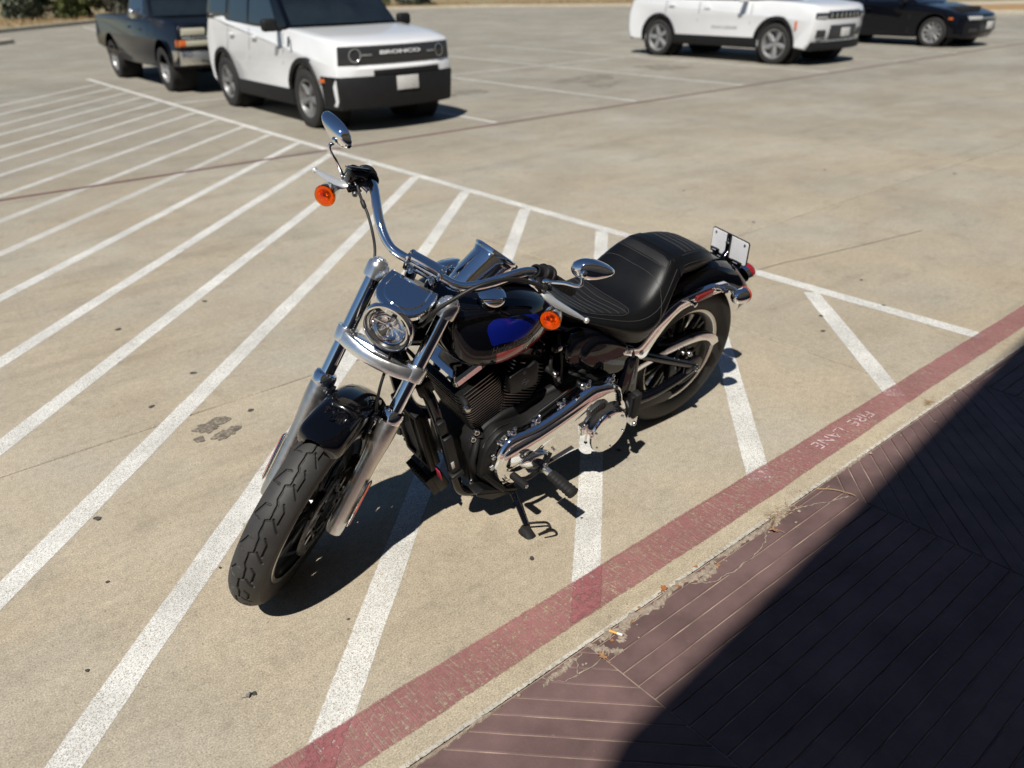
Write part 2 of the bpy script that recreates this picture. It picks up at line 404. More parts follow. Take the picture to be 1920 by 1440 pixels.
ground = part('parking_lot', (np.array([(-2500, 1.38, -0.02), (2500, 1.38, -0.02), (2500, 3000, -0.02), (-2500, 3000, -0.02)]), [(0, 1, 2, 3)]), concrete_far, kind='structure', smooth=False)
part('joint_filler', (np.array([(-21.4, 1.38, -0.009), (68.2, 1.38, -0.009), (68.2, 68.2, -0.009), (-21.4, 68.2, -0.009)]), [(0, 1, 2, 3)]), joint_mat, ground, smooth=False)
# concrete slabs with real, slightly open joints
US = [-21.6, -16.6, -11.6, -6.6, -1.6, 3.43, 8.42, 13.4, 18.4, 23.4, 28.4, 33.4, 38.4, 43.4, 48.4, 53.4, 58.4, 63.4, 68.4]
VS = [1.375, 3.27, 8.31, 13.3, 18.3, 23.3, 28.3, 33.3, 38.3, 43.3, 48.3, 53.3, 58.3, 63.3, 68.4]
def slab(x0, x1, y0, y1):
    g, c = 0.0045, 0.0035
    a = np.array([(x0+g, y0+g), (x1-g, y0+g), (x1-g, y1-g), (x0+g, y1-g)]); b = np.array([(x0+g+c, y0+g+c), (x1-g-c, y0+g+c), (x1-g-c, y1-g-c), (x0+g+c, y1-g-c)])
    # arrises wander a little
    def edge(P, z, amp):
        out = []
        for i in range(4):
            p, q = P[i], P[(i+1) % 4]
            for k in range(24):
                t = k/24; w = p+(q-p)*t; j = 0 if k == 0 else amp
                out.append((w[0]+np.random.uniform(-j, j), w[1]+np.random.uniform(-j, j), z))
        return np.array(out)
    return loft([edge(a, -0.02, 0), edge(a, -0.004, 0.0012), edge(b, 0.0, 0.0018)], cap0=False)
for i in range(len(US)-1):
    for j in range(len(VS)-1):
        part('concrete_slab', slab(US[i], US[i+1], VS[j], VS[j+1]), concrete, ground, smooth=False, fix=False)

def ribbon(P, w, z, wig=0.0, name='painted_stripe', m=None, parent=None, n=None):
    """flat painted strip along polyline P (plan), width w, with uv (across, metres)"""
    P = np.asarray(P, float); L = np.linalg.norm(P[-1]-P[0]); n = n or max(2, int(L/0.12))
    t = np.linspace(0, 1, n+1); seg = np.linspace(0, len(P)-1, n+1)
    Q = np.stack([np.interp(seg, range(len(P)), P[:, k]) for k in (0, 1)], 1)
    T = np.gradient(Q, axis=0); T /= np.linalg.norm(T, axis=1)[:, None]; N = np.stack([-T[:, 1], T[:, 0]], 1)
    off = np.cumsum(np.random.uniform(-wig, wig, n+1))*0.3 if wig else np.zeros(n+1); off -= off.mean()
    W = (w if np.isscalar(w) else np.interp(seg, range(len(P)), w))/2*(1+np.random.uniform(-0.03, 0.03, n+1))
    A = Q+N*(off+W)[:, None]; B = Q+N*(off-W)[:, None]; V = np.zeros((2*(n+1), 3)); V[0::2, :2] = B; V[1::2, :2] = A; V[:, 2] = z
    F = [(2*i, 2*i+2, 2*i+3, 2*i+1) for i in range(n)]
    o = part(name, (V, F), m, parent, smooth=False, fix=False)
    uvl = o.data.uv_layers.new(name='UVMap'); s = np.concatenate([[0], np.cumsum(np.linalg.norm(np.diff(Q, axis=0), axis=1))])
    uv = np.array([(v % 2, s[v//2]) for f in F for v in f], 'f'); uvl.data.foreach_set('uv', uv.ravel())
    return o
# hatched no-parking zone: border line and diagonal stripes
ribbon([(4.255, 1.345), (4.24, 5.7), (4.235, 8.4), (4.26, 13.3), (4.3, 18.4)], 0.10, 0.0024, 0.004, m=white_paint, parent=ground)
HATCH = [((3.36, 1.385), (4.19, 2.29)), ((2.345, 1.385), (4.19, 3.12)), ((1.435, 1.385), (4.19, 4.02)), ((0.52, 1.385), (4.19, 4.885)), ((-0.35, 1.41), (4.19, 5.70)), ((-1.18, 1.41), (4.19, 6.50)),
         ((-2.05, 1.43), (4.19, 7.35)), ((-2.6, 1.70), (4.19, 8.12)), ((-2.6, 2.60), (4.19, 8.96)), ((-2.6, 3.52), (4.19, 9.73)), ((-2.6, 4.38), (4.19, 10.54)), ((-2.6, 5.13), (4.19, 11.40)),
         ((-2.6, 5.95), (4.19, 12.25)), ((-2.6, 6.55), (4.19, 13.04)), ((-2.6, 7.3), (4.19, 13.81)), ((-2.6, 8.1), (4.19, 14.66)), ((-2.6, 8.7), (4.2, 15.5)), ((-2.6, 9.6), (4.2, 16.4)), ((-2.6, 10.5), (4.2, 17.3))]
for k, (a, b) in enumerate(HATCH):
    a_, b_ = np.array(a), np.array(b); a = a_-(b_-a_)/np.linalg.norm(b_-a_)*0.085
    ribbon([a, b_], 0.098, 0.0012, 0.004, m=white_paint if k < 9 else white_faded, parent=ground)
# parking bay lines beyond the drive aisle
for u in (6.72, 9.42, 12.05, 14.72, 17.35, 20.05, 22.7, 25.4, 28.0):
    ribbon([(u, 8.42), (u, 13.3)], 0.10, 0.0012, 0.003, m=white_faded, parent=ground)
    ribbon([(u, 13.6), (u, 18.6)], 0.10, 0.0012, 0.003, m=white_faded, parent=ground)
ribbon([(10.1, 41.7), (9.3, 35.4)], 0.12, 0.0022, 0.003, m=white_faded, parent=ground)
ribbon([(4.3, 13.45), (30, 13.45)], 0.10, 0.0022, 0.003, m=white_faded, parent=ground)
ribbon([(-14, 8.31), (60, 8.31)], 0.085, 0.0030, 0.003, name='painted_seam', m=seam_red, parent=ground)
# thin hairline crack wandering from the border line
ribbon([(4.26, 2.742), (4.55, 2.70), (4.83, 2.634), (5.34, 2.534), (5.9, 2.44)], 0.004, 0.0035, 0.004, name='hairline_crack', m=joint_mat, parent=ground, n=60)

# ---- stains, gum and oil: irregular thin spots with a shape of their own
gum_mat = mat('old_gum', (0.062, 0.056, 0.050), 0.85, var=(60, 0.5)); stain_mat = mat('oil_stain', (0.15, 0.127, 0.10), 0.8, var=(30, 0.4), spots=(70, 0.50, (0.32, 0.275, 0.205), 0.18))
far_stain = mat('old_drip_stain', (0.185, 0.165, 0.132), 0.85, var=(4, 0.25), spots=(5, 0.50, (0.275, 0.248, 0.20), 0.12))
pale_mat = mat('pale_patch', (0.50, 0.44, 0.34), 0.85, var=(50, 0.2)); dark_damp = mat('tyre_scuff', (0.19, 0.165, 0.13), 0.8, var=(20, 0.3))
def blot(u, v, r, m, name, z=0.0045, ax=1.0, rag=0.35, rot=0.0, n=22, thick=0.0004):
    z = min(z, 0.0036)
    nh = 5 if n < 30 else 14
    ph = np.random.uniform(0, 2*PI, nh); am = np.random.uniform(0.3, 1, nh)*rag/2
    a = np.arange(n)*2*PI/n; rr = r*np.maximum(0.25, 1+sum(am[k]*np.cos((k+2)*a+ph[k])/(k+1)**0.8 for k in range(nh)))
    x, y = rr*np.cos(a)*ax, rr*np.sin(a); c, s = math.cos(rot), math.sin(rot)
    P = np.stack([u+x*c-y*s, v+x*s+y*c], 1)
    r0 = np.concatenate([P, np.full((n, 1), z-thick)], 1); r1 = np.concatenate([(P-[u, v])*0.93+[u, v], np.full((n, 1), z)], 1)
    return part(name, loft([r0, r1], cap0=False), m, ground, fix=False, smooth=False)
blot(0.885, 3.115, 0.050, stain_mat, 'oil_stain', ax=1.35, rag=0.65, n=90); blot(0.905, 3.005, 0.040, stain_mat, 'oil_stain', ax=1.3, rag=0.65, n=90); blot(0.80, 3.03, 0.02, stain_mat, 'oil_stain', ax=1.3, rag=0.7)
for u, v, r in [(1.067, 3.128, .018), (0.744, 3.46, .016), (0.321, 2.73, .017), (2.044, 1.823, .014), (1.011, 3.676, .02), (1.345, 1.551, .013), (0.25, 2.35, .008), (1.42, 4.6, .02), (0.9, 4.5, .02),
                (3.9, 2.05, .016), (3.72, 1.93, .014), (4.3, 1.9, .014), (4.6, 2.2, .013), (5.2, 3.4, .016), (5.6, 4.4, .018), (7.2, 4.0, .02), (7.9, 3.1, .02),
                (0.55, 2.18, .007), (1.9, 2.9, .012), (0.1, 2.0, .008), (1.62, 1.60, .006), (0.42, 1.62, .009), (0.75, 1.70, .006), (-0.3, 3.3, .015), (-0.7, 4.2, .02), (0.2, 5.2, .02)]:
    blot(u, v, r*0.72, gum_mat, 'gum_spot', z=0.005, rag=0.5, n=14, ax=random.uniform(0.9, 1.3), rot=random.uniform(0, 3))
for u, v, r in [(6.6, 10.9, .33), (8.0, 11.2, .40), (10.9, 11.0, .42), (13.4, 11.3, .40), (10.5, 10.2, .22)]:
    blot(u, v, r, far_stain if r > 0.1 else pale_mat, 'oil_stain' if r > 0.1 else 'pale_patch', z=0.0042, rag=0.7, n=90, ax=1.4)

# ---- gutter strip with the red fire lane line
gut = part('gutter', (np.array([(-30, 1.168, 0), (70, 1.168, 0), (70, 1.375, 0), (-30, 1.375, 0)]), [(0, 1, 2, 3)]), gutter_mat, kind='structure', smooth=False)
RL = [(-30+k*0.25, 1.3115 if k < 129 else 1.3115+min(1, (k-129)/5)*0.008) for k in range(400)]; ribbon(RL, [0.148-0.018*min(1, max(0, (k-129)/5)) for k in range(400)], 0.0036, 0.0, name='red_fire_lane_line', m=red_line, parent=gut, n=1200)
for u0 in (1.292, 0.378):
    o = part('thick_paint_patch', (np.array([(u0-0.068, 1.2475, 0.005), (u0+0.068, 1.2475, 0.005), (u0+0.204, 1.3765, 0.005), (u0+0.068, 1.3765, 0.005)]), [(0, 1, 2, 3)]), red_thick, gut, smooth=False, fix=False)
    o.data.uv_layers.new(name='UVMap').data.foreach_set('uv', [0, 0, 1, 0, 1, 0.19, 0, 0.19])
ribbon([(-30, 1.171), (70, 1.171)], 0.014, 0.0028, 0.0, name='mortar_lip', m=pale_lip, parent=gut, n=900)
# stencilled words FIRE LANE, read from the car park side
V, F = text_mesh('FIRE  LANE', 0.085, 0.0, bold=-0.0012)
V = V*np.array([1.0, 1.0, 1])
o = part('stencil_lettering', (np.stack([2.86-V[:, 0]*1.06, 1.3225-V[:, 1]*0.85, np.full(len(V), 0.0052)], 1), F), stencil_white, gut, smooth=False)
# ---- stamped, stained pavement: boards pressed into concrete, each one a piece
mortar = mat('pavement_mortar', (0.30, 0.225, 0.18), 0.9, var=(9, 0.5), bump=(200, 0.4))
stamp = mat('stained_stamped_concrete', (0.140, 0.088, 0.083), 0.66, 0, spec=0.35, var=(5, 0.30), bump=(190, 0.35), spots=(60, 0.655, (0.17, 0.105, 0.095), 0.10), coord='Object')
walk = part('sidewalk', (np.array([(-30, -14, -0.006), (70, -14, -0.006), (70, 1.168, -0.006), (-30, 1.168, -0.006)]), [(0, 1, 2, 3)]), mortar, kind='structure', smooth=False)
def clip(P, nx, ny, d):
    out = []
    for i in range(len(P)):
        a, b = P[i], P[(i+1) % len(P)]; da, db = nx*a[0]+ny*a[1]-d, nx*b[0]+ny*b[1]-d
        if da <= 0: out.append(a)
        if da*db < 0: t = da/(da-db); out.append((a[0]+(b[0]-a[0])*t, a[1]+(b[1]-a[1])*t))
    return out
REST = []
def board(P, name='stamped_board', rest=False):
    P = np.array(P, float)
    if len(P) < 3 or abs(area(P)) < 2e-4: return
    if area(P) < 0: P = P[::-1]
    Q = []
    for i in range(len(P)):
        a, b = P[i], P[(i+1) % len(P)]; k = max(1, int(np.linalg.norm(b-a)/0.06))
        for t in range(k):
            j = 0 if t == 0 else 0.0009
            Q.append(a+(b-a)*t/k+np.random.uniform(-j, j, 2))
    Q = np.array(Q); q = inset(Q, 0.0022)
    dz = random.uniform(-0.0012, 0.0008)
    shp = loft([np.concatenate([Q, np.full((len(Q), 1), -0.0055)], 1), np.concatenate([q, np.full((len(Q), 1), -0.001+dz)], 1)], cap0=False)
    if rest: REST.append(shp)
    else: part(name, shp, stamp, walk, smooth=False, fix=False)
BW = 0.0572
def panel(u0, u1, ang, v0=-0.40, v1=1.163, rest=False):
    c, s = math.cos(ang), math.sin(ang)
    rect = [(u0+0.002, v0), (u1-0.002, v0), (u1-0.002, v1), (u0+0.002, v1)]
    pr = [(-s*x+c*y) for x, y in rect]; k = math.floor(min(pr)/BW)
    while k*BW < max(pr):
        P = clip(rect, -s, c, (k+1)*BW-0.0016); P = clip(P, s, -c, -(k*BW+0.0016))
        if len(P) >= 3: board(P, rest=rest)
        k += 1
panel(-0.02, 1.22, R(-45)); panel(1.22, 2.455, 0.0); panel(2.455, 3.70, R(45)); panel(3.70, 4.94, 0.0); panel(4.94, 6.18, R(-45)); panel(-1.26, -0.02, 0.0)
for k in range(-6, 14):
    u0 = -0.02+1.24*k; an = 0.0 if k % 2 else (R(-45) if k % 4 == 0 else R(45))
    if -1 <= k <= 4: panel(u0, u0+1.24, an, -3.2, -0.404, True)
    else: panel(u0, u0+1.24, an, -3.2, 1.163, True)
part('stamped_boards', REST, stamp, walk, smooth=False, fix=False, kind='stuff')
# crumbled mortar, chips and flakes along the broken edge of the pavement
rubble = mat('crumbled_mortar', (0.30, 0.245, 0.19), 0.95, var=(80, 0.35), bump=(250, 0.7, 0.003)); rust_chip = mat('rusty_chip', (0.30, 0.13, 0.045), 0.8, var=(50, 0.4))
def patch(u, v, L, w, m, name, z=0.0, hump=0.004, n=26, rot=0.0):
    t = np.linspace(0, 1, n); wob = np.cumsum(np.random.uniform(-1, 1, n)); wob = (wob-np.linspace(wob[0], wob[-1], n))*w*0.18
    hw = w/2*np.sin(PI*np.clip(t, 0.02, 0.98))**0.5*np.random.uniform(0.55, 1.2, n); x = (t-0.5)*L
    c, s = math.cos(rot), math.sin(rot); rows = []
    for off, zz in ((-1, z-0.004), (-0.6, z+hump*0.7), (0.0, z+hump), (0.6, z+hump*0.7), (1, z-0.004)):
        y = wob+off*hw+np.random.uniform(-0.1, 0.1, n)*w; rows.append(np.stack([u+x*c-y*s, v+x*s+y*c, zz+np.random.uniform(-0.001, 0.001, n)], 1))
    return part(name, loft(rows, closed=False), m, walk, fix=False, smooth=False)
for a in [(1.42, 1.152, 0.34, 0.040, 0.02), (1.66, 1.152, 0.26, 0.034, -0.02), (1.245, 1.125, 0.11, 0.030, -0.9), (1.95, 1.157, 0.34, 0.024, 0.0), (2.16, 1.152, 0.16, 0.032, 0.2), (1.10, 1.142, 0.16, 0.022, 0.10), (1.33, 1.132, 0.09, 0.036, 0.4), (1.72, 1.130, 0.12, 0.026, 0.1), (2.6, 1.162, 0.3, 0.012, 0.0), (0.75, 1.160, 0.3, 0.012, 0.0)]:
    patch(a[0], a[1], a[2], a[3], rubble, 'crumbled_mortar', rot=a[4])
def crack(P, w=0.0032, name='pavement_crack'):
    P = np.array(P, float); Q = [P[0]]
    for p_, q_ in zip(P[:-1], P[1:]):
        k = max(2, int(np.linalg.norm(q_-p_)/0.012)); n_ = np.array([-(q_-p_)[1], (q_-p_)[0]])/np.linalg.norm(q_-p_)
        for t in range(1, k+1): Q.append(p_+(q_-p_)*t/k+(n_*random.uniform(-0.0035, 0.0035) if t < k else 0))
    Q = np.array(Q); T = np.gradient(Q, axis=0); T /= np.linalg.norm(T, axis=1)[:, None]; N = np.stack([-T[:, 1], T[:, 0]], 1); W = w/2*np.random.uniform(0.4, 1.7, len(Q))[:, None]
    V = np.zeros((2*len(Q), 3)); V[0::2, :2] = Q-N*W; V[1::2, :2] = Q+N*W; V[:, 2] = 0.0012
    part(name, (V, [(2*i, 2*i+2, 2*i+3, 2*i+1) for i in range(len(Q)-1)]), rubble, walk, smooth=False, fix=False)
crack([(1.04, 1.160), (1.075, 1.108), (1.17, 1.098), (1.235, 1.108)]); crack([(1.64, 1.135), (1.70, 1.095), (1.80, 1.082), (1.90, 1.086), (2.00, 1.108), (2.05, 1.145)]); crack([(2.20, 1.15), (2.28, 1.125), (2.36, 1.085), (2.44, 1.06)]); crack([(1.12, 1.098), (1.15, 1.14), (1.165, 1.160)], 0.002)
for i in range(46):
    u = random.choice([random.gauss(1.4, 0.2), random.gauss(2.0, 0.15), random.uniform(0.7, 3.6)]); v = 1.165+random.gauss(-0.02, 0.025); r = random.uniform(0.0025, 0.007)
    V, F = ell((u, v, 0.001+r*0.3), (r*random.uniform(.7, 1.4), r, r*0.55), 6, 4); V += np.random.uniform(-1, 1, V.shape)*r*0.12
    part('grit_stone', (V, F), rust_chip if i % 9 == 0 else rubble, walk, smooth=False, fix=False)
# ================================================================ THE MOTORCYCLE
# bike frame: x forward, y to its left, z up, origin where the rear wheel meets the ground
BIKE_M = (Matrix.Translation((2.3941, 1.9536, 0.0015)) @ Matrix.Rotation(R(178.600), 4, 'Z') @ Matrix.Rotation(R(-10.245), 4, 'X') @ Matrix.Rotation(R(0.489), 4, 'Y'))
bike = empty('motorcycle', BIKE_M, 'black cruiser motorcycle with chrome handlebar and blue and red tank panels leaning on its stand', 'motorcycle')
RK = R(30); AXD = np.array([-math.sin(RK), 0, math.cos(RK)]); NRM = np.array([math.cos(RK), 0, math.sin(RK)]); AXLE = np.array([1.63, 0, 0.34]); A0 = np.array([1.775, 0, 0]); ST = R(37.02)
def steer(V):
    w = np.atleast_2d(V)-A0; c, s = math.cos(ST), math.sin(ST)
    return A0+w*c+np.cross(AXD, w)*s+np.outer(w@AXD, AXD)*(1-c)
def fk(s, y=0.0, n=0.0): return AXLE+AXD*s+NRM*n+np.array([0, y, 0])
Y = np.array([0, 1.0, 0])
BOLT = {}
def bolt(parent, loc, d, r=0.006, h=0.005, m=steel, T=None, name='bolt'):
    key = (round(r, 4), round(h, 4), m.name)
    if key not in BOLT:
        a = np.arange(6)*PI/3
        hexs = loft([np.stack([np.cos(a)*r*0.52, np.sin(a)*r*0.52, np.full(6, h*1.0)], 1), np.stack([np.cos(a)*r*0.52, np.sin(a)*r*0.52, np.full(6, h*0.35)], 1)], False, True)
        BOLT[key] = mesh_from('bolt', [lathe([(r*1.0, 0), (r*1.0, h*0.7), (r*0.85, h), (r*0.56, h), (r*0.54, h*0.3), (0, h*0.3)], (0, 0, 0), (0, 0, 1), 14)], m, 40)
    loc = np.asarray(loc, float); d = unit(d)
    if T is not None: p1 = T(loc)[0]; d = unit(T(loc+d)[0]-p1); loc = p1
    M = Matrix(axes(d).tolist()).to_4x4(); M.translation = Vector(loc)
    return place(name, BOLT[key], parent, M)

# ---------------------------------------------------------------- wheels
def spoke(a, r0, r1, w0, w1, y0, y1, t0, t1, skew=0.0, n=7):
    """one cast spoke at angle a, from hub r0 to rim r1"""
    rings = []
    for k in range(n):
        t = k/(n-1); r = r0+(r1-r0)*t; w = w0+(w1-w0)*abs(2*t-0.85)**1.5; th = t0+(t1-t0)*t; y = y0+(y1-y0)*t; aa = a+skew*t
        c, s = math.cos(aa), math.sin(aa); cr = np.array([c, 0, s]); tg = np.array([-s, 0, c])
        sec = [(-w, -th), (w, -th), (w*0.9, th*0.5), (w*0.45, th), (-w*0.45, th), (-w*0.9, th*0.5)]
        rings.append(np.array([cr*r+tg*q[0]+Y*(y+q[1]) for q in sec]))
    return loft(rings)
def disc_shape(o, r_in, r_out, y0, y1, holes=0):
    prof = [(r_in, y0), (r_out, y0), (r_out, y1), (r_in, y1), (r_in, y0)]
    return lathe(prof[:-1]+[prof[0]], o, Y, 64)
def tyre_shape(R0, prof, o, nth=96, groove=None, side_y=1.0):
    """prof: (r, y) across; groove(s, y) -> depth"""
    P = crom(np.array(prof), 4) if groove is None else crom(np.array(prof), 9)
    th = np.arange(nth)*2*PI/nth; r = P[:, 0][None, :]; y = P[:, 1][None, :]
    rr = np.repeat(r, nth, 0)
    if groove is not None: rr = rr-groove(th[:, None]*R0, y)
    X = o[0]+rr*np.cos(th)[:, None]; Z = o[2]+rr*np.sin(th)[:, None]; YY = np.repeat(y, nth, 0)+o[1]
    V = np.stack([X, YY, Z], -1).reshape(-1, 3); m = P.shape[0]
    i = np.arange(nth)[:, None]; j = np.arange(m-1)[None, :]; k = (i+1) % nth
    F = np.stack([i*m+j+0*k, k*m+j, k*m+j+1, i*m+j+1+0*k], -1).reshape(-1, 4)
    side = (np.abs(P[:, 1]) > side_y)[:-1]; mi = np.tile(side.astype(int), nth).tolist()
    return V, [tuple(f) for f in F], mi
def seg_dist(s, y, a, b):
    ax, ay = a; bx, by = b; dx, dy = bx-ax, by-ay; L = dx*dx+dy*dy
    t = np.clip(((s-ax)*dx+(y-ay)*dy)/L, 0, 1); return np.hypot(s-ax-t*dx, y-ay-t*dy)
NPER = 21; PER = 2*PI*0.34/NPER
def front_groove(s, y):
    u = np.mod(s, PER); D = np.full(np.broadcast(u, y).shape, 1.0)
    k = PER
    lines = [((0, -0.0035), (0.40*k, -0.0055)), ((0.40*k, -0.0055), (0.455*k, 0.0055)), ((0.455*k, 0.0055), (0.88*k, 0.0035)), ((0.88*k, 0.0035), (k, -0.0035)),
             ((0.97*k, 0.0165), (0.80*k, 0.0275)), ((0.80*k, 0.0275), (0.42*k, 0.0275)), ((0.52*k, 0.0125), (0.20*k, 0.0350)),
             ((0.80*k, -0.014), (0.77*k, -0.0275)), ((0.77*k, -0.0275), (0.42*k, -0.0405)), ((0.38*k, -0.0425), (0.36*k, -0.022))]
    for a, b in lines:
        for sh in (-k, 0, k): D = np.minimum(D, seg_dist(u+sh, y, a, b))
    return np.clip((0.0029-D)/0.0011, 0, 1)*0.0070
FT = [(r_, y_*0.955) for r_, y_ in [(0.243, -0.041), (0.262, -0.052), (0.287, -0.0560), (0.305, -0.0545), (0.3185, -0.0475), (0.330, -0.034), (0.3375, -0.018), (0.340, 0.0), (0.3375, 0.018), (0.330, 0.034), (0.3185, 0.0475), (0.305, 0.0545), (0.287, 0.056), (0.262, 0.052), (0.243, 0.041)]]
rimp = [(0.246, -0.046), (0.250, -0.047), (0.250, -0.043), (0.238, -0.040), (0.224, -0.030), (0.220, -0.012), (0.220, 0.012), (0.224, 0.030), (0.238, 0.040), (0.250, 0.043), (0.250, 0.047), (0.246, 0.046), (0.232, 0.038), (0.214, 0.030), (0.209, 0.0), (0.214, -0.030), (0.232, -0.038), (0.246, -0.046)]
fw = part('front_wheel', [lathe(rimp, AXLE, Y, 72), lathe([(0.0, -0.062), (0.024, -0.062), (0.026, -0.05), (0.048, -0.045), (0.052, -0.02), (0.044, 0), (0.052, 0.02), (0.048, 0.045), (0.026, 0.05), (0.024, 0.062), (0, 0.062)], AXLE, Y, 32)], wheel_black, bike, steer)
part('tyre', tyre_shape(0.34, FT, AXLE, 1408, front_groove, 0.050), [tyre_mat, tyre_side], fw, steer, ang=50, fix=False)
for k in range(9):
    for dlt in (-0.085, 0.085):
        V, F = spoke(2*PI*k/9+dlt*0.6, 0.046, 0.222, 0.010, 0.016, 0.012, 0.004, 0.016, 0.009, skew=dlt*0.9)
        part('spoke', (V+AXLE, F), wheel_black, fw, steer)
V, F = lathe([(0.236, 0.0465), (0.2495, 0.0485), (0.2505, 0.046)], AXLE, Y, 72)
part('rim_edge', (V, F), satin_alu, fw, steer)
# slotted brake disc on the left
DO = AXLE+Y*0.066
ang_n = 120
def ring_holes(o, r0, r1, y0, y1, cnt, w):
    sh = []
    # carrier ring and friction ring, joined by curved bridges
    sh.append(lathe([(r0, y0), (r0+0.018, y0), (r0+0.018, y1), (r0, y1), (r0, y0)], o, Y, 64))
    sh.append(lathe([(r1-0.034, y0), (r1, y0), (r1, y1), (r1-0.034, y1), (r1-0.034, y0)], o, Y, 72))
    for k in range(cnt):
        a = 2*PI*k/cnt
        P = [np.array([math.cos(a+dd)*rr, 0, math.sin(a+dd)*rr]) for rr, dd in ((r0+0.010, 0), ((r0+r1)/2-0.012, 0.10), (r1-0.026, 0.02))]
        V, F = tube(P, 0.008, 8, 4, 1.0); V[:, 1] *= abs(y1-y0)/0.02; V[:, 1] += (y0+y1)/2; sh.append((V+o, F))
    return sh
part('brake_disc', ring_holes(AXLE, 0.066, 0.150, 0.062, 0.067, 10, 0.01), disc_steel, fw, steer)
for k in range(7): bolt(fw, AXLE+np.array([math.cos(k*2*PI/7)*0.076, 0.067, math.sin(k*2*PI/7)*0.076]), Y, 0.007, 0.006, satin_black, steer)
for k in range(10):
    a = 2*PI*(k+0.5)/10
    part('disc_slot', rbox(AXLE+np.array([math.cos(a)*0.133, 0.0645, math.sin(a)*0.133]), (0.024, 0.0062, 0.006), 0.0015, rotm('Y', -a+0.5)), satin_black, fw, steer)
bolt(fw, AXLE+np.array([0.305*math.cos(R(-25)), 0.0, 0])*0+AXLE*0+np.array([1.63+0.228*math.cos(0.9), 0.0, 0.34+0.228*math.sin(0.9)]), (-math.cos(0.9), 0, -math.sin(0.9)), 0.004, 0.03, rubber, steer, 'valve_stem')
# rear wheel
RA = np.array([0, 0, 0.325])
RT = [(0.205, -0.066), (0.226, -0.083), (0.255, -0.0905), (0.280, -0.088), (0.301, -0.074), (0.317, -0.048), (0.324, -0.022), (0.3255, 0.0), (0.324, 0.022), (0.317, 0.048), (0.301, 0.074), (0.280, 0.088), (0.255, 0.0905), (0.226, 0.083), (0.205, 0.066)]
def rear_groove(s, y):
    k = 2*PI*0.325/20; u = np.mod(s, k); D = np.full(np.broadcast(u, y).shape, 1.0)
    for sg in (1, -1):
        for a, b in (((0.1*k, sg*0.012), (0.5*k, sg*0.035)), ((0.5*k, sg*0.035), (0.62*k, sg*0.066)), ((0.7*k, sg*0.03), (0.95*k, sg*0.07))):
            D = np.minimum(D, seg_dist(u, y, a, b))
    return np.clip((0.0026-D)/0.0012, 0, 1)*0.004
rimr = [(0.208, -0.072), (0.212, -0.073), (0.210, -0.066), (0.196, -0.060), (0.184, -0.040), (0.182, 0), (0.184, 0.040), (0.196, 0.060), (0.210, 0.066), (0.212, 0.073), (0.208, 0.072), (0.190, 0.060), (0.176, 0.040), (0.172, 0.0), (0.176, -0.040), (0.190, -0.060), (0.208, -0.072)]
rw = part('rear_wheel', [lathe(rimr, RA, Y, 72), lathe([(0, -0.09), (0.03, -0.09), (0.05, -0.08), (0.055, 0.0), (0.05, 0.07), (0, 0.07)], RA, Y, 32)], wheel_black, bike)
part('tyre', tyre_shape(0.325, RT, RA, 720, rear_groove, 0.076), [tyre_mat, tyre_black], rw, ang=50, fix=False)
part('rim_edge', lathe([(0.199, 0.0685), (0.2055, 0.0735), (0.2125, 0.0742), (0.213, 0.071)], RA, Y, 80), rim_machined, rw)
for k in range(9):
    for dlt in (-0.085, 0.085):
        V, F = spoke(2*PI*(k+0.4)/9+dlt*0.6, 0.05, 0.185, 0.010, 0.016, 0.03, 0.034, 0.014, 0.010, skew=dlt*0.9)
        part('spoke', (V+RA, F), wheel_black, rw)
# drive pulley (toothed) on the left, brake disc on the right
pul = [lathe([(0.06, 0.082), (0.102, 0.082), (0.112, 0.086), (0.112, 0.112), (0.102, 0.112), (0.094, 0.100), (0.06, 0.100)], RA, Y, 66)]
part('drive_pulley', pul+[spoke(2*PI*k/5, 0.03, 0.10, 0.012, 0.018, 0.095, 0.095, 0.006, 0.006) and (spoke(2*PI*k/5, 0.03, 0.10, 0.012, 0.018, 0.095, 0.095, 0.006, 0.006)[0]+RA, spoke(2*PI*k/5, 0.03, 0.10, 0.012, 0.018, 0.095, 0.095, 0.006, 0.006)[1]) for k in range(5)], satin_black, rw)
part('brake_disc', [mirror_y(s) for s in ring_holes(RA, 0.066, 0.146, 0.088, 0.094, 10, 0.01)], disc_steel, rw)
# sidewall lettering, raised
V, F = text_mesh('HARLEY', 0.030, 0.0006, bold=0.0004)
a = R(62)-V[:, 0]/0.262*1.0; rr = 0.262+V[:, 1]
part('sidewall_lettering', (np.stack([RA[0]-rr*np.cos(a)*1.0, 0.0905+V[:, 2]*1.0-0.0010-(V[:, 1]*V[:, 1])*8, RA[2]+rr*np.sin(a)], 1), F), rubber, rw, smooth=False)

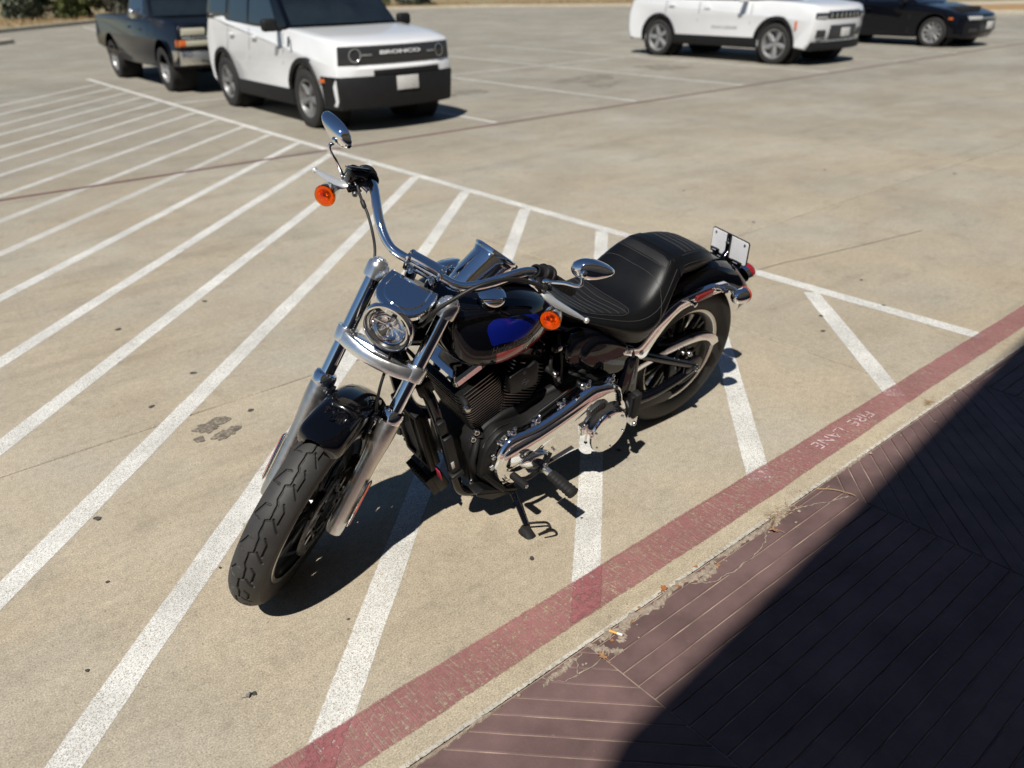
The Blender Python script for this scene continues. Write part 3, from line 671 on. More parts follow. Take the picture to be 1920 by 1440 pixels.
# ---------------------------------------------------------------- front end (steered)
for sg in (1, -1):
    y = sg*0.113
    part('fork_tube', lathe([(0.0, 0.30), (0.0212, 0.30), (0.0212, 0.715), (0.0, 0.715)], fk(0, y), AXD, 40), chrome, bike, steer)
    sl = [lathe([(0, -0.050), (0.020, -0.050), (0.0245, -0.046), (0.0265, -0.03), (0.027, 0.02), (0.0262, 0.06), (0.0265, 0.20), (0.0285, 0.235), (0.0315, 0.27), (0.0330, 0.30), (0.0334, 0.345), (0.032, 0.352), (0.026, 0.353), (0, 0.353)], fk(0, y), AXD, 40)]
    # flattened axle lug and rear web with caliper lugs
    P = round_poly([(-0.052, -0.026), (0.05, -0.026), (0.10, -0.020), (0.19, -0.006), (0.19, 0.014), (-0.03, 0.018), (-0.052, 0.014)], 0.012)
    W = np.array([AXLE+AXD*q[0]+NRM*q[1] for q in P]); V, F = prism(np.stack([W[:, 0], W[:, 2]], 1), y-0.016, y+0.016, 0.006, 3, True); sl.append((V, F))
    s_o = part('fork_slider', sl, satin_alu, bike, steer)
    part('dust_collar', lathe([(0.026, 0.345), (0.0335, 0.347), (0.0345, 0.352), (0.0345, 0.372), (0.031, 0.380), (0.024, 0.383), (0.0213, 0.384)], fk(0, y), AXD, 40), chrome, s_o, steer)
    rr_ = part('reflector', rbox(fk(0.075, sg*0.1475, 0.004), (0.024, 0.005, 0.150), 0.004, rotm('Y', -RK)), orange_refl, s_o, steer)
    part('reflector_frame', rbox(fk(0.075, sg*0.1445, 0.004), (0.030, 0.006, 0.158), 0.003, rotm('Y', -RK)), chrome, s_o, steer)
    bolt(s_o, fk(0.0, sg*0.130), Y*sg, 0.013, 0.008, steel, steer, 'axle_nut')
    # fork top cap
    part('fork_cap', [lathe([(0, 0.692), (0.0315, 0.692), (0.0325, 0.698), (0.0325, 0.722), (0.031, 0.733), (0.028, 0.738), (0.023, 0.738), (0.0225, 0.744), (0.019, 0.748), (0, 0.748)], fk(0, y), AXD, 40), lathe([(0, 0.746), (0.012, 0.746), (0.012, 0.752), (0, 0.753)], fk(0, y), AXD, 6)], polished, bike, steer)
# lower clamp: two collars joined by a bowed polished bar
def bar_loft(fn, n=17):
    return loft([fn(-1+2*k/(n-1)) for k in range(n)])
def lc(t):
    y = t*0.113; nf = 0.026+0.020*(1-t*t)**0.8; sc = 0.505-0.012*(1-t*t); hh = 0.019+0.002*abs(t); tk = 0.012+0.005*(1-t*t)
    a = np.arange(14)*2*PI/14; c = fk(sc, y, nf-tk*0.6)
    return np.array([c+AXD*(hh*np.sign(math.sin(q))*abs(math.sin(q))**0.45)+NRM*(tk*np.sign(math.cos(q))*abs(math.cos(q))**0.45) for q in a])
lcs = [bar_loft(lc)]
for sg in (1, -1): lcs.append(lathe([(0.0212, 0.487), (0.0305, 0.487), (0.0318, 0.491), (0.0318, 0.527), (0.0305, 0.531), (0.0212, 0.531)], fk(0, sg*0.113), AXD, 36))
lcs.append(rbox(fk(0.505, 0, -0.02), (0.07, 0.19, 0.03), 0.008, rotm('Y', -RK)))
tcl = part('triple_clamp', lcs, polished, bike, steer)
ucs = [rbox(fk(0.705, 0, -0.012), (0.055, 0.21, 0.024), 0.008, rotm('Y', -RK))]
part('top_yoke', ucs, satin_black, bike, steer)
# headlight
HC = np.array([1.395, 0.004, 0.905]); HD = unit((1, 0, 0.06))
def steer_hl(V): return steer((np.atleast_2d(V)-HC)*0.945+HC)
hl = part('headlight', [lathe([(0, -0.12), (0.03, -0.118), (0.058, -0.095), (0.072, -0.05), (0.076, 0.0), (0.074, 0.006), (0.070, 0.004), (0.068, -0.010), (0.052, -0.034), (0, -0.040)], HC, HD, 48)], gloss_black, bike, steer_hl)
part('trim_ring', lathe([(0.070, -0.012), (0.0785, -0.010), (0.0815, 0.0), (0.0805, 0.010), (0.0765, 0.017), (0.0715, 0.017), (0.0690, 0.012), (0.0690, 0.0)], HC, HD, 64), chrome, hl, steer_hl)
part('lamp_ring', lathe([(0.069, 0.010), (0.066, 0.004), (0.057, -0.002), (0.054, -0.005)], HC, HD, 56), lamp_dark, hl, steer_hl)
part('projector_ring', [lathe([(0.0535, -0.004), (0.0565, 0.003), (0.0545, 0.0055), (0.0515, 0.003), (0.0505, -0.008)], HC, HD, 56)], chrome, hl, steer_hl)
part('reflector_bowl', [lathe([(0.051, 0.0), (0.046, -0.012), (0.030, -0.026), (0.014, -0.032), (0.0, -0.032)], HC, HD, 40)], chrome, hl, steer_hl)
hx, hy, hz = frame(HD)
hlr = np.stack([HD, np.cross(unit(np.cross(HD, (0, 1, 0))), HD)*-1, unit(np.cross(HD, (0, 1, 0)))], 1)
part('divider_bar', [tube([HC+HD*-0.010+Y*yy+np.array([0, 0, 0.004*math.sin(yy*40)]) for yy in (-0.051, -0.028, 0, 0.028, 0.051)], 0.0034, 8, 4), lathe([(0, -0.012), (0.010, -0.010), (0.0105, -0.004), (0.007, -0.001), (0, 0.0)], HC, HD, 20)], chrome, hl, steer_hl)
for sg in (1, -1):
    part('light_guide', [tube([HC+HD*0.006+Y*sg*math.cos(q)*0.0625+np.array([0, 0, math.sin(q)*0.0625]) for q in (-0.55, -0.3, 0, 0.3, 0.55)], 0.0036, 8, 3)], polished, hl, steer_hl)
    for q in (-0.62, 0.62): bolt(hl, HC+HD*0.003+Y*sg*math.cos(q)*0.0625+np.array([0, 0, math.sin(q)*0.0625]), HD, 0.0042, 0.004, chrome, steer_hl)
for q in (2.1, 2.6, 3.14, 3.7, 4.2):
    rb = HC-HD*0.016; part('reflector_facet', [tube([rb+np.array([0, math.sin(q)*0.012, math.cos(q)*0.012]), rb+HD*0.008+np.array([0, math.sin(q)*0.036, math.cos(q)*0.036])], 0.0024, 6, 1)], polished, hl, steer_hl)
part('lens', lathe([(0.0705, 0.012), (0.055, 0.0185), (0.035, 0.0225), (0.015, 0.0245), (0, 0.025)], HC, HD, 48), clear_lens, hl, steer_hl)
# chrome visor plate over the headlight: trapezoid tongue with a raised panel and turned-down lip
VP = np.array([(1.262, 0.076), (1.262, -0.076), (1.33, -0.0800), (1.372, -0.068), (1.398, -0.042), (1.406, 0.0), (1.398, 0.042), (1.372, 0.068), (1.33, 0.080)])
VP = round_poly(VP, [0.004, 0.004, 0.02, 0.02, 0.02, 0.02, 0.02, 0.02, 0.02], 4)
def vz(q, dz): return np.stack([q[:, 0], q[:, 1], 0.985-(q[:, 0]-1.265)*0.07+dz], 1)
if area(VP) < 0: VP = VP[::-1]
q0 = VP; rings = [vz(q0, -0.020), vz(q0, -0.009)]
for dd, dz in ((0.001, -0.005), (0.004, -0.0015), (0.009, 0.0), (0.018, 0.0006), (0.0195, 0.0018), (0.0215, 0.0032), (0.0245, 0.0036)): rings.append(vz((q0-[1.33, 0])*(1-dd/0.072)+[1.33, 0], dz))
part('headlight_visor', loft(rings), chrome, bike, steer, ang=14)
# handlebar: one bent tube
BP = [(1.214, 0.0, 0.998), (1.214, 0.05, 0.998), (1.213, 0.090, 0.9985), (1.207, 0.118, 1.002), (1.190, 0.150, 1.015), (1.165, 0.183, 1.034), (1.135, 0.213, 1.054), (1.105, 0.238, 1.0655), (1.082, 0.257, 1.068), (1.058, 0.282, 1.064), (1.032, 0.306, 1.050), (0.994, 0.339, 1.021), (0.952, 0.374, 0.988)]
BPL = np.array(BP); BPR = BPL[1:][::-1]*np.array([1, -1, 1])
part('handlebar', tube(np.concatenate([BPR, BPL]), 0.0142, 20, 5), chrome, bike, steer)
# riser clamp: a wide bridge with end blocks over two posts
clm = [rbox((1.214, 0, 1.017), (0.036, 0.092, 0.020), 0.005), rbox((1.214, 0, 0.985), (0.030, 0.088, 0.012), 0.004)]
for sg in (1, -1): clm.append(rbox((1.214, sg*0.050, 1.000), (0.044, 0.016, 0.052), 0.006))
hc_ = part('handlebar_clamp', clm, chrome, bike, steer)
for sg in (1, -1):
    part('riser', [lathe([(0.0, 0.0), (0.017, 0.0), (0.017, 0.03), (0.015, 0.04), (0.0, 0.04)], (1.222, sg*0.033, 0.940), (-0.12, 0, 1), 24)], chrome, hc_, steer)
    bolt(hc_, (1.226, sg*0.03, 0.992), (1, 0, 0.1), 0.0085, 0.012, chrome, steer)
    bolt(hc_, (1.214, sg*0.050, 1.025), (0, 0, 1), 0.006, 0.006, chrome, steer)
# speed decal block: dark instrument strip inside the clamp
part('clamp_display', rbox((1.206, 0, 1.000), (0.018, 0.082, 0.016), 0.003), plastic_black, hc_, steer)
GD = unit(BPL[-1]-BPL[-3])
for sg in (1, -1):
    mir = np.array([1, sg, 1.0]); a_, b_ = BPL[10]*mir, BPL[12]*mir; gd = unit(b_-a_)
    rings = [(0.0, -0.002)]
    for k in range(15): rings += [(0.0178 if k % 2 == 0 else 0.0166, 0.004+k*0.0085), (0.0178 if k % 2 == 0 else 0.0166, 0.0085+k*0.0085)]
    rings += [(0.0180, 0.132), (0.017, 0.139), (0.010, 0.142), (0, 0.142)]
    g0 = a_+gd*0.004
    part('grip', lathe(rings, g0, gd, 28), rubber, bike, steer)
    hs = [lathe([(0, -0.005), (0.021, -0.005), (0.0265, 0.0), (0.0275, 0.014), (0.0275, 0.022), (0.031, 0.025), (0.031, 0.036), (0.0265, 0.041), (0, 0.041)], g0-gd*0.038, gd, 30)]
    hs.append(rbox(g0-gd*0.020+np.array([-0.006, 0, -0.014]), (0.040, 0.046, 0.034), 0.008, axes(gd)[:, [0, 2, 1]]))
    part('switch_housing', hs, plastic_black, bike, steer)
    # lever perch and lever
    pb = BPL[9]*mir+np.array([0.006, -sg*0.006, 0.002]); fwd = unit(np.array([0.80, sg*0.55, -0.10]))
    pv = pb+np.array([0.040, sg*0.040, -0.022])
    if sg > 0: perch = [lathe([(0.0142, -0.013), (0.0205, -0.013), (0.0215, -0.010), (0.0215, 0.010), (0.0205, 0.013), (0.0142, 0.013)], pb, gd, 24), rbox((pb+pv)/2+np.array([0, sg*0.004, 0]), (0.060, 0.026, 0.020), 0.005, np.stack([unit(pv-pb), unit(np.cross((0, 0, 1), pv-pb)), np.array([0, 0, 1.0])], 1))]
    else:
        perch = [lathe([(0.0142, -0.016), (0.0215, -0.016), (0.0225, 0.0), (0.0215, 0.016), (0.0142, 0.016)], pb, gd, 24)]
        rr3 = np.stack([unit(np.cross(gd, (0, 0, 1.0))), gd, np.array([0, 0, 1.0])], 1)
        perch += [rbox(pb+np.array([0.012, -0.040, -0.008]), (0.056, 0.072, 0.056), 0.008, rr3), rbox((pb+pv)/2+np.array([0.010, sg*0.006, -0.006]), (0.055, 0.034, 0.022), 0.006, np.stack([unit(pv-pb), unit(np.cross((0, 0, 1), pv-pb)), np.array([0, 0, 1.0])], 1))]
    pch = part('lever_perch' if sg > 0 else 'brake_reservoir', perch, gloss_black if sg < 0 else satin_black, bike, steer)
    if sg < 0:
        part('reservoir_lid', [rbox(pb+np.array([0.012, -0.040, 0.023]), (0.058, 0.074, 0.010), 0.0035, rr3)], gloss_black, pch, steer)
        part('sight_glass', lathe([(0, 0), (0.008, 0), (0.0085, 0.003), (0.0055, 0.0035), (0.005, 0.001), (0, 0.001)], pb+np.array([0.040, -0.030, -0.010]), (1, 0.15, 0), 20), steel, pch, steer)
        bolt(pch, pb+np.array([0.038, -0.020, -0.034]), (0.9, 0.4, -0.2), 0.0095, 0.014, steel, steer, 'banjo_bolt')
    # lever: blade from pivot, swelling then ball end
    tip = np.array([1.025, sg*0.468, 0.972]); dv = tip-pv
    LP = [pv, pv+dv*0.12+np.array([0.008, 0, 0]), pv+dv*0.34+np.array([0.011, 0, 0]), pv+dv*0.64+np.array([0.007, 0, 0]), pv+dv*0.88+np.array([0.001, 0, 0]), tip]
    part('clutch_lever' if sg > 0 else 'brake_lever', [tube(LP, [0.011, 0.0150, 0.0145, 0.0115, 0.0075, 0.0060], 14, 5, 0.55), ell(tip, (0.0095, 0.0095, 0.0095), 14, 9)], lever_alu, bike, steer)
    bolt(pch, pv+np.array([0.004, 0, 0.010]), (0, 0, 1), 0.007, 0.004, steel, steer)
    # mirror: teardrop shell on a thin bent stem
    mi_, mo_ = np.array([1.074, sg*0.352, 1.142]), np.array([1.018, sg*0.474, 1.166])
    sb = np.array([1.088, sg*0.318, 1.072]) if sg > 0 else np.array([1.062, -0.360, 1.030]); bn = np.array([1.098, sg*0.405, 1.118]) if sg < 0 else np.array([1.098, sg*0.405, 1.118])
    cm = mi_*0.62+mo_*0.38; ax_ = unit(mo_-mi_); fw_ = unit(np.array([0.93, sg*0.30, 0.26])); fw_ = fw_ if sg > 0 else unit(np.array([0.80, -0.10, -0.15])); fw_ = unit(fw_-ax_*np.dot(fw_, ax_)); upv = np.cross(ax_, fw_)
    if upv[2] < 0: upv = -upv
    Lm = np.linalg.norm(mo_-mi_)*(0.92 if sg > 0 else 1.0)
    out_ = []
    for q in np.arange(40)*2*PI/40:
        cx = math.cos(q); sy = math.sin(q); hx_ = 0.038*(1-0.50*(cx*0.5+0.5)**1.2)
        out_.append((cx*Lm/2, sy*hx_))
    out_ = np.array(out_)
    def mring(sc, d): return np.array([(mi_+mo_)/2+ax_*o_[0]*sc+upv*o_[1]*sc+fw_*d for o_ in out_])
    rings = [mring(0.93, -0.006), mring(1.0, -0.004), mring(1.01, 0.002), mring(0.97, 0.010), mring(0.86, 0.019), mring(0.66, 0.026), mring(0.36, 0.030), mring(0.08, 0.031)]
    mo = part('mirror', [loft(rings)], chrome, bike, steer, ang=60)
    part('mirror_glass', [loft([mring(0.915, -0.0068), mring(0.90, -0.0072)])], mirror_glass, mo, steer)
    ball = mi_*0.72+mo_*0.28+fw_*0.024-upv*0.006
    part('mirror_stem', [tube([sb, sb*0.5+bn*0.5+np.array([0, 0, 0.004]), bn-unit(bn-sb)*0.012, bn+np.array([-0.004, 0, 0.006]), (bn+ball)/2+np.array([0, 0, 0.002]), ball], 0.0052, 12, 5), ell(ball, (0.013, 0.013, 0.013), 16, 10), lathe([(0, -0.014), (0.008, -0.014), (0.009, 0.0), (0.006, 0.008), (0, 0.008)], sb, bn-sb, 16)], chrome, mo, steer)
    # front turn signal: chrome bullet, amber lens facing ahead
    sc_ = np.array([1.120, sg*0.376, 0.980]); sd = unit(np.array([1.0, 0.0, 0.03]))
    ts = part('turn_signal', [lathe([(0, -0.062), (0.012, -0.060), (0.022, -0.050), (0.029, -0.030), (0.0315, -0.008), (0.031, 0.0), (0.0300, 0.0005), (0.02, -0.02), (0, -0.024)], sc_, sd, 36)], chrome, bike, steer)
    part('amber_lens', lathe([(0.0, 0.016), (0.012, 0.0155), (0.018, 0.013), (0.0195, 0.009), (0.0215, 0.012), (0.0285, 0.0105), (0.0325, 0.004), (0.0325, -0.006), (0.031, -0.008)], sc_, sd, 36), amber_glass, ts, steer)
    part('lamp_bowl', lathe([(0.0300, 0.001), (0.0215, 0.001), (0.0205, -0.004), (0.017, -0.016), (0.006, -0.022), (0.005, -0.010), (0.0, -0.006)], sc_, sd, 30), amber_bowl, ts, steer)
    part('signal_stalk', [tube([sc_-sd*0.045+np.array([0, -sg*0.010, 0.012]), sc_-sd*0.04+np.array([0.0, -sg*0.028, 0.030]), pb+np.array([0.024, sg*0.004, -0.024])], 0.0085, 12, 4), rbox(pb+np.array([0.024, sg*0.002, -0.018]), (0.026, 0.030, 0.024), 0.005)], chrome, ts, steer)
# cables and hoses
lp = BPL[10]*np.array([1, 1, 1]); pbL = BPL[12]-GD*0.194
CC = steer(np.array([(1.098, 0.322, 1.058), (1.12, 0.309, 1.070), (1.16, 0.252, 1.086), (1.21, 0.207, 1.087), (1.26, 0.164, 1.069), (1.30, 0.128, 1.030), (1.33, 0.097, 0.983), (1.338, 0.080, 0.93)]))
part('clutch_cable', [tube(CC.tolist()+[(1.335, 0.075, 0.84), (1.275, 0.09, 0.74), (1.215, 0.10, 0.52), (1.16, 0.09, 0.33)], 0.0060, 10, 6), lathe([(0.006, 0), (0.009, 0.003), (0.009, 0.022), (0.006, 0.026)], CC[1], CC[0]-CC[1], 12)], cable_black, bike)
part('brake_hose', [tube([(1.108, -0.292, 1.058), (1.118, -0.280, 1.050), (1.13, -0.257, 1.034), (1.15, -0.224, 1.018), (1.19, -0.181, 0.998), (1.23, -0.149, 0.986), (1.262, -0.128, 0.962), (1.285, -0.112, 0.92), (1.31, -0.09, 0.83)], 0.0042, 10, 6), lathe([(0.004, 0), (0.0068, 0.004), (0.0068, 0.022), (0.0042, 0.028)], (1.128, -0.262, 1.038), (0.35, 0.6, -0.35), 12)], cable_black, bike, steer)
part('switch_wiring', [tube([(1.06, -0.285, 1.05), (1.10, -0.245, 1.048), (1.150, -0.20, 1.026), (1.19, -0.15, 1.0), (1.212, -0.09, 0.985)], 0.0045, 8, 5), tube([(1.06, 0.285, 1.048), (1.10, 0.245, 1.046), (1.150, 0.20, 1.022), (1.19, 0.15, 0.996), (1.212, 0.09, 0.982)], 0.0045, 8, 5)], cable_black, bike, steer)
part('brake_line', [tube([fk(0.60, 0.02, 0.0), fk(0.50, 0.035, 0.015), fk(0.42, 0.050, 0.025), fk(0.33, 0.070, 0.0), fk(0.22, 0.085, -0.035), fk(0.12, 0.09, -0.06)], 0.0045, 10, 6)], cable_black, bike, steer)
# front brake caliper behind the left leg
cal = [rbox(fk(0.115, 0.070, -0.085), (0.050, 0.050, 0.100), 0.010, rotm('Y', -RK)), rbox(fk(0.115, 0.096, -0.080), (0.040, 0.020, 0.080), 0.008, rotm('Y', -RK)), rbox(fk(0.11, 0.095, -0.045), (0.05, 0.020, 0.03), 0.006, rotm('Y', -RK))]
part('brake_caliper', cal, satin_black, bike, steer)
# front fender: short, deeply crowned
def fender_rings(o, R0, sec, a0, a1, n, tip=None):
    rings = []
    for k in range(n):
        a = a0+(a1-a0)*k/(n-1); c, s = math.cos(a), math.sin(a); t = k/(n-1); ring = []
        wsc = 1.0 if tip is None else tip(t)
        for dr, y in sec: ring.append(np.array([o[0]+(R0+dr)*c, o[1]+y*wsc, o[2]+(R0+dr)*s]))
        rings.append(ring)
    return rings
def sheet(rings, thick, o):
    """close an open sheet (rings of points) by adding an inner skin"""
    A = np.array(rings); n, m, _ = A.shape; B = A.copy(); c = np.array([o[0], 0, o[2]])
    d = A-c; d[:, :, 1] = A[:, :, 1]; ln = np.linalg.norm(d, axis=2)[:, :, None]; B = A-d/ln*thick
    V = np.concatenate([A.reshape(-1, 3), B.reshape(-1, 3)]); F = []; N = n*m
    for i in range(n-1):
        for j in range(m-1):
            q = (i*m+j, i*m+j+1, (i+1)*m+j+1, (i+1)*m+j); F.append(q); F.append(tuple(N+x for x in q[::-1]))
    for i in range(n-1):
        for j in (0, m-1): F.append((i*m+j, (i+1)*m+j, N+(i+1)*m+j, N+i*m+j))
    for j in range(m-1):
        for i in (0, n-1): F.append((i*m+j, i*m+j+1, N+i*m+j+1, N+i*m+j))
    return V, F
fsec = [(-0.042, -0.0685), (-0.025, -0.069), (-0.010, -0.067), (0.006, -0.059), (0.016, -0.045), (0.021, -0.025), (0.0225, 0), (0.021, 0.025), (0.016, 0.045), (0.006, 0.059), (-0.010, 0.067), (-0.025, 0.069), (-0.042, 0.0685)]
def tipf(t):
    e = min(t/0.10, 1); e2 = min((1-t)/0.08, 1); return (1-(1-e)**2.2)**0.5*0.55+0.45 if t < 0.1 else ((1-(1-e2)**2.2)**0.5*0.4+0.6)
ff = part('front_fender', sheet(fender_rings(AXLE, 0.357, fsec, R(79), R(160), 44, tipf), 0.003, AXLE), gloss_black, bike, steer, ang=60)
for sg in (1, -1):
    part('fender_bracket', [prism(round_poly([(1.50, 0.575), (1.54, 0.60), (1.50, 0.66), (1.46, 0.665), (1.46, 0.60)], 0.01), sg*0.067, sg*0.078, 0.002)], gloss_black, ff, steer)
    for zz in ((1.485, 0.645), (1.50, 0.605)): bolt(ff, (zz[0], sg*0.078, zz[1]), Y*sg, 0.006, 0.005, steel, steer)
bolt(ff, AXLE+0.3805*np.array([math.cos(R(92)), 0, math.sin(R(92))]), (0, 0, 1), 0.009, 0.004, gloss_black, steer)
# ---------------------------------------------------------------- tank, seat, tail
TX = [0.700, 0.715, 0.755, 0.80, 0.86, 0.93, 1.00, 1.06, 1.11, 1.150, 1.178, 1.194, 1.200]
TZT = [0.768, 0.783, 0.806, 0.832, 0.862, 0.888, 0.902, 0.908, 0.908, 0.902, 0.890, 0.870, 0.850]
TZB = [0.755, 0.746, 0.734, 0.720, 0.706, 0.697, 0.694, 0.697, 0.706, 0.722, 0.748, 0.785, 0.820]
TW = [0.030, 0.052, 0.086, 0.116, 0.146, 0.168, 0.179, 0.180, 0.172, 0.156, 0.130, 0.092, 0.050]
SEC = np.array([(0.0, 1.0), (0.30, 1.0), (0.58, 0.965), (0.80, 0.87), (0.93, 0.72), (0.99, 0.52), (1.0, 0.32), (0.965, 0.14), (0.85, 0.03), (0.55, -0.02), (0.0, -0.02)])
SECS = crom(SEC, 5)
def tank_pt(x, t):
    """t: index along the half section 0 (top centre) .. 1 (bottom centre)"""
    zt, zb, w = np.interp(x, TXs, TZTs), np.interp(x, TXs, TZBs), np.interp(x, TXs, TWs)
    q = np.stack([np.interp(t*(len(SECS)-1), range(len(SECS)), SECS[:, k]) for k in (0, 1)], -1)
    return np.stack([np.broadcast_to(x, q[..., 0].shape), q[..., 0]*w, zb+(zt-zb)*q[..., 1]], -1)
_c = crom(np.stack([TX, TZT, TZB, TW], 1), 6); TXs, TZTs, TZBs, TWs = _c[:, 0], _c[:, 1], _c[:, 2], _c[:, 3]
tr = []
for x in TXs:
    h = tank_pt(x, np.linspace(0, 1, 41)); m_ = h[1:-1][::-1].copy(); m_[:, 1] *= -1
    tr.append(np.concatenate([h, m_]))
tank = part('fuel_tank', loft(tr), gloss_black, bike, ang=60)
# find section parameter for a given height on the left side
def tank_side(x, z, off=0.0012):
    t = np.linspace(0.18, 0.9, 300); P = tank_pt(x, t); k = int(np.argmin(np.abs(P[:, 2]-z))); P0 = P[k]
    tx = tank_pt(x+0.003, t[k:k+1])[0]-tank_pt(x-0.003, t[k:k+1])[0]; tt = tank_pt(x, t[min(k+2, 299):min(k+2, 299)+1])[0]-tank_pt(x, t[max(k-2, 0):max(k-2, 0)+1])[0]
    n_ = unit(np.cross(tx, tt)); n_ = n_ if n_[1] > 0 else -n_
    return P0+n_*off
def decal(name, top, bot, m, off, n=40, k=10, sg=1):
    """patch between two (x,z) polylines laid on the tank skin"""
    ts = np.linspace(0, 1, n); top = np.array(top); bot = np.array(bot); rows = []
    def samp(P):
        d = np.concatenate([[0], np.cumsum(np.linalg.norm(np.diff(P, axis=0), axis=1))]); return np.stack([np.interp(ts*d[-1], d, P[:, i]) for i in (0, 1)], 1)
    A, B = samp(crom(top, 6)), samp(crom(bot, 6))
    for j in range(k+1):
        Q = A+(B-A)*j/k; rows.append([tank_side(q[0], q[1], off)*np.array([1, sg, 1]) for q in Q])
    return part(name, loft(rows, closed=False), m, tank, ang=80, fix=True)
for sg in (1, -1):
    decal('blue_panel', [(1.098, 0.838), (1.088, 0.858), (1.05, 0.866), (0.97, 0.852), (0.88, 0.826), (0.86, 0.820)], [(1.085, 0.795), (1.078, 0.790), (1.04, 0.790), (0.965, 0.780), (0.915, 0.800), (0.86, 0.818)], blue_paint, 0.0008, sg=sg)
    decal('red_panel', [(1.066, 0.760), (1.02, 0.759), (0.95, 0.756), (0.88, 0.764), (0.80, 0.780), (0.775, 0.784)], [(1.058, 0.716), (1.02, 0.712), (0.95, 0.711), (0.88, 0.716), (0.80, 0.740), (0.775, 0.752)], red_paint, 0.0008, sg=sg)
    decal('painted_reflection', [(0.955, 0.752), (0.90, 0.768), (0.83, 0.792), (0.775, 0.803)], [(0.955, 0.738), (0.90, 0.744), (0.83, 0.760), (0.775, 0.774)], reflection_paint, 0.0012, sg=sg, k=5)  # tan-grey wedge: the ground's reflection painted onto the tank side
    V, F = text_mesh('Harley-Davidson', 0.034, 0.0, shear=0.22, bold=0.0005)
    V = np.array([tank_side(0.998-sg*v[0]*0.74, 0.772+v[1]*0.95+v[0]*0.0, 0.0011)*np.array([1, sg, 1]) for v in V])
    part('tank_lettering', (V, F), letter_grey, tank, smooth=False)
# filler cap and gauge cap
for sg in (1, -1):
    part('fuel_cap' if sg > 0 else 'fuel_gauge', lathe([(0, -0.030), (0.030, -0.030), (0.034, -0.004), (0.0415, 0.0), (0.0425, 0.006), (0.041, 0.011), (0.034, 0.0150), (0.018, 0.0175), (0, 0.018)], (1.047, sg*0.112, 0.912), (0.06, sg*0.34, 1), 44), chrome, tank)
# console: chrome instrument cup facing the rider, on a tapering dash
CR = np.array([0.952, 0, 0.974]); CN = unit((-0.62, 0, 0.79))
cx, cz = np.array([0, 1.0, 0]), np.cross(np.array([0, 1.0, 0]), CN)
def circ(c, rx, rz, n_, ex=1.0, N=48):
    a = np.arange(N)*2*PI/N; u_ = np.array([0, 1.0, 0]); w_ = unit(np.cross(n_, u_))
    if w_[0] < 0: w_ = -w_
    f = lambda v: np.sign(v)*np.abs(v)**ex
    return c+np.outer(f(np.cos(a))*rx, u_)+np.outer(f(np.sin(a))*rz, w_)
cup = [circ(np.array([1.035, 0, 0.880]), 0.075, 0.105, np.array([0, 0, 1.0])), circ(np.array([1.030, 0, 0.910]), 0.066, 0.088, np.array([-0.1, 0, 1.0])), circ(np.array([1.012, 0, 0.930]), 0.063, 0.075, unit((-0.3, 0, 0.9))), circ(CR-CN*0.022, 0.068, 0.068, CN), circ(CR-CN*0.004, 0.0705, 0.0705, CN), circ(CR-CN*0.002, 0.069, 0.069, CN)]
con = part('instrument_console', loft(cup, False, False), chrome, tank, ang=50)
part('bezel', lathe([(0.066, -0.004), (0.0735, -0.003), (0.0755, 0.003), (0.0745, 0.009), (0.070, 0.012), (0.064, 0.011), (0.061, 0.007)], CR, CN, 56), chrome, con)
part('dial', lathe([(0.063, 0.006), (0.0, 0.004)], CR, CN, 40), lamp_dark, con)
part('dial_glass', lathe([(0.0635, 0.008), (0.03, 0.0095), (0, 0.010)], CR, CN, 40), clear_lens, con)
dash = []
for x, w, z, t in [(0.985, 0.062, 0.918, 0.03), (0.93, 0.060, 0.908, 0.03), (0.87, 0.050, 0.880, 0.025), (0.80, 0.038, 0.846, 0.02), (0.745, 0.026, 0.818, 0.02), (0.71, 0.010, 0.797, 0.015)]:
    dash.append(np.array([(x, math.cos(a)*w, z+math.sin(a)*t*(1 if math.sin(a) > 0 else 0.8)) for a in np.arange(24)*2*PI/24]))
part('dash_panel', loft(dash), gloss_black, con, ang=60)
part('dash_trim', [tube([(d[0][0], math.cos(R(150 if s_ < 0 else 30))*0.9*abs(d[0][1]), d[0][2]+0.012) for d in dash[:-1]], 0.0035, 8, 4) for s_ in (1, -1)], chrome, con)
part('ignition_knob', lathe([(0.014, 0), (0.014, 0.008), (0.011, 0.011), (0, 0.012)], (0.845, 0, 0.885), (-0.35, 0, 1), 24), chrome, con)
# seat
SX = [0.795, 0.775, 0.72, 0.66, 0.60, 0.53, 0.47, 0.42, 0.375, 0.335, 0.295, 0.255, 0.215, 0.17, 0.11, 0.05, -0.01, -0.055, -0.085]
SZT = [0.792, 0.800, 0.775, 0.745, 0.722, 0.706, 0.704, 0.716, 0.742, 0.775, 0.812, 0.838, 0.846, 0.846, 0.840, 0.826, 0.800, 0.772, 0.742]
SZB = [0.765, 0.750, 0.720, 0.690, 0.660, 0.622, 0.588, 0.566, 0.558, 0.572, 0.620, 0.685, 0.735, 0.750, 0.746, 0.740, 0.735, 0.728, 0.724]
SW = [0.030, 0.055, 0.082, 0.104, 0.126, 0.152, 0.172, 0.182, 0.184, 0.178, 0.164, 0.146, 0.130, 0.122, 0.116, 0.106, 0.088, 0.064, 0.030]
_c = crom(np.stack([SX, SZT, SZB, SW], 1), 6)
SSEC = crom(np.array([(0.0, 1.0), (0.28, 1.0), (0.52, 0.985), (0.72, 0.94), (0.86, 0.85), (0.95, 0.70), (0.995, 0.50), (0.945, 0.26), (0.85, 0.06), (0.74, -0.01), (0.4, -0.02), (0, -0.02)]), 4)
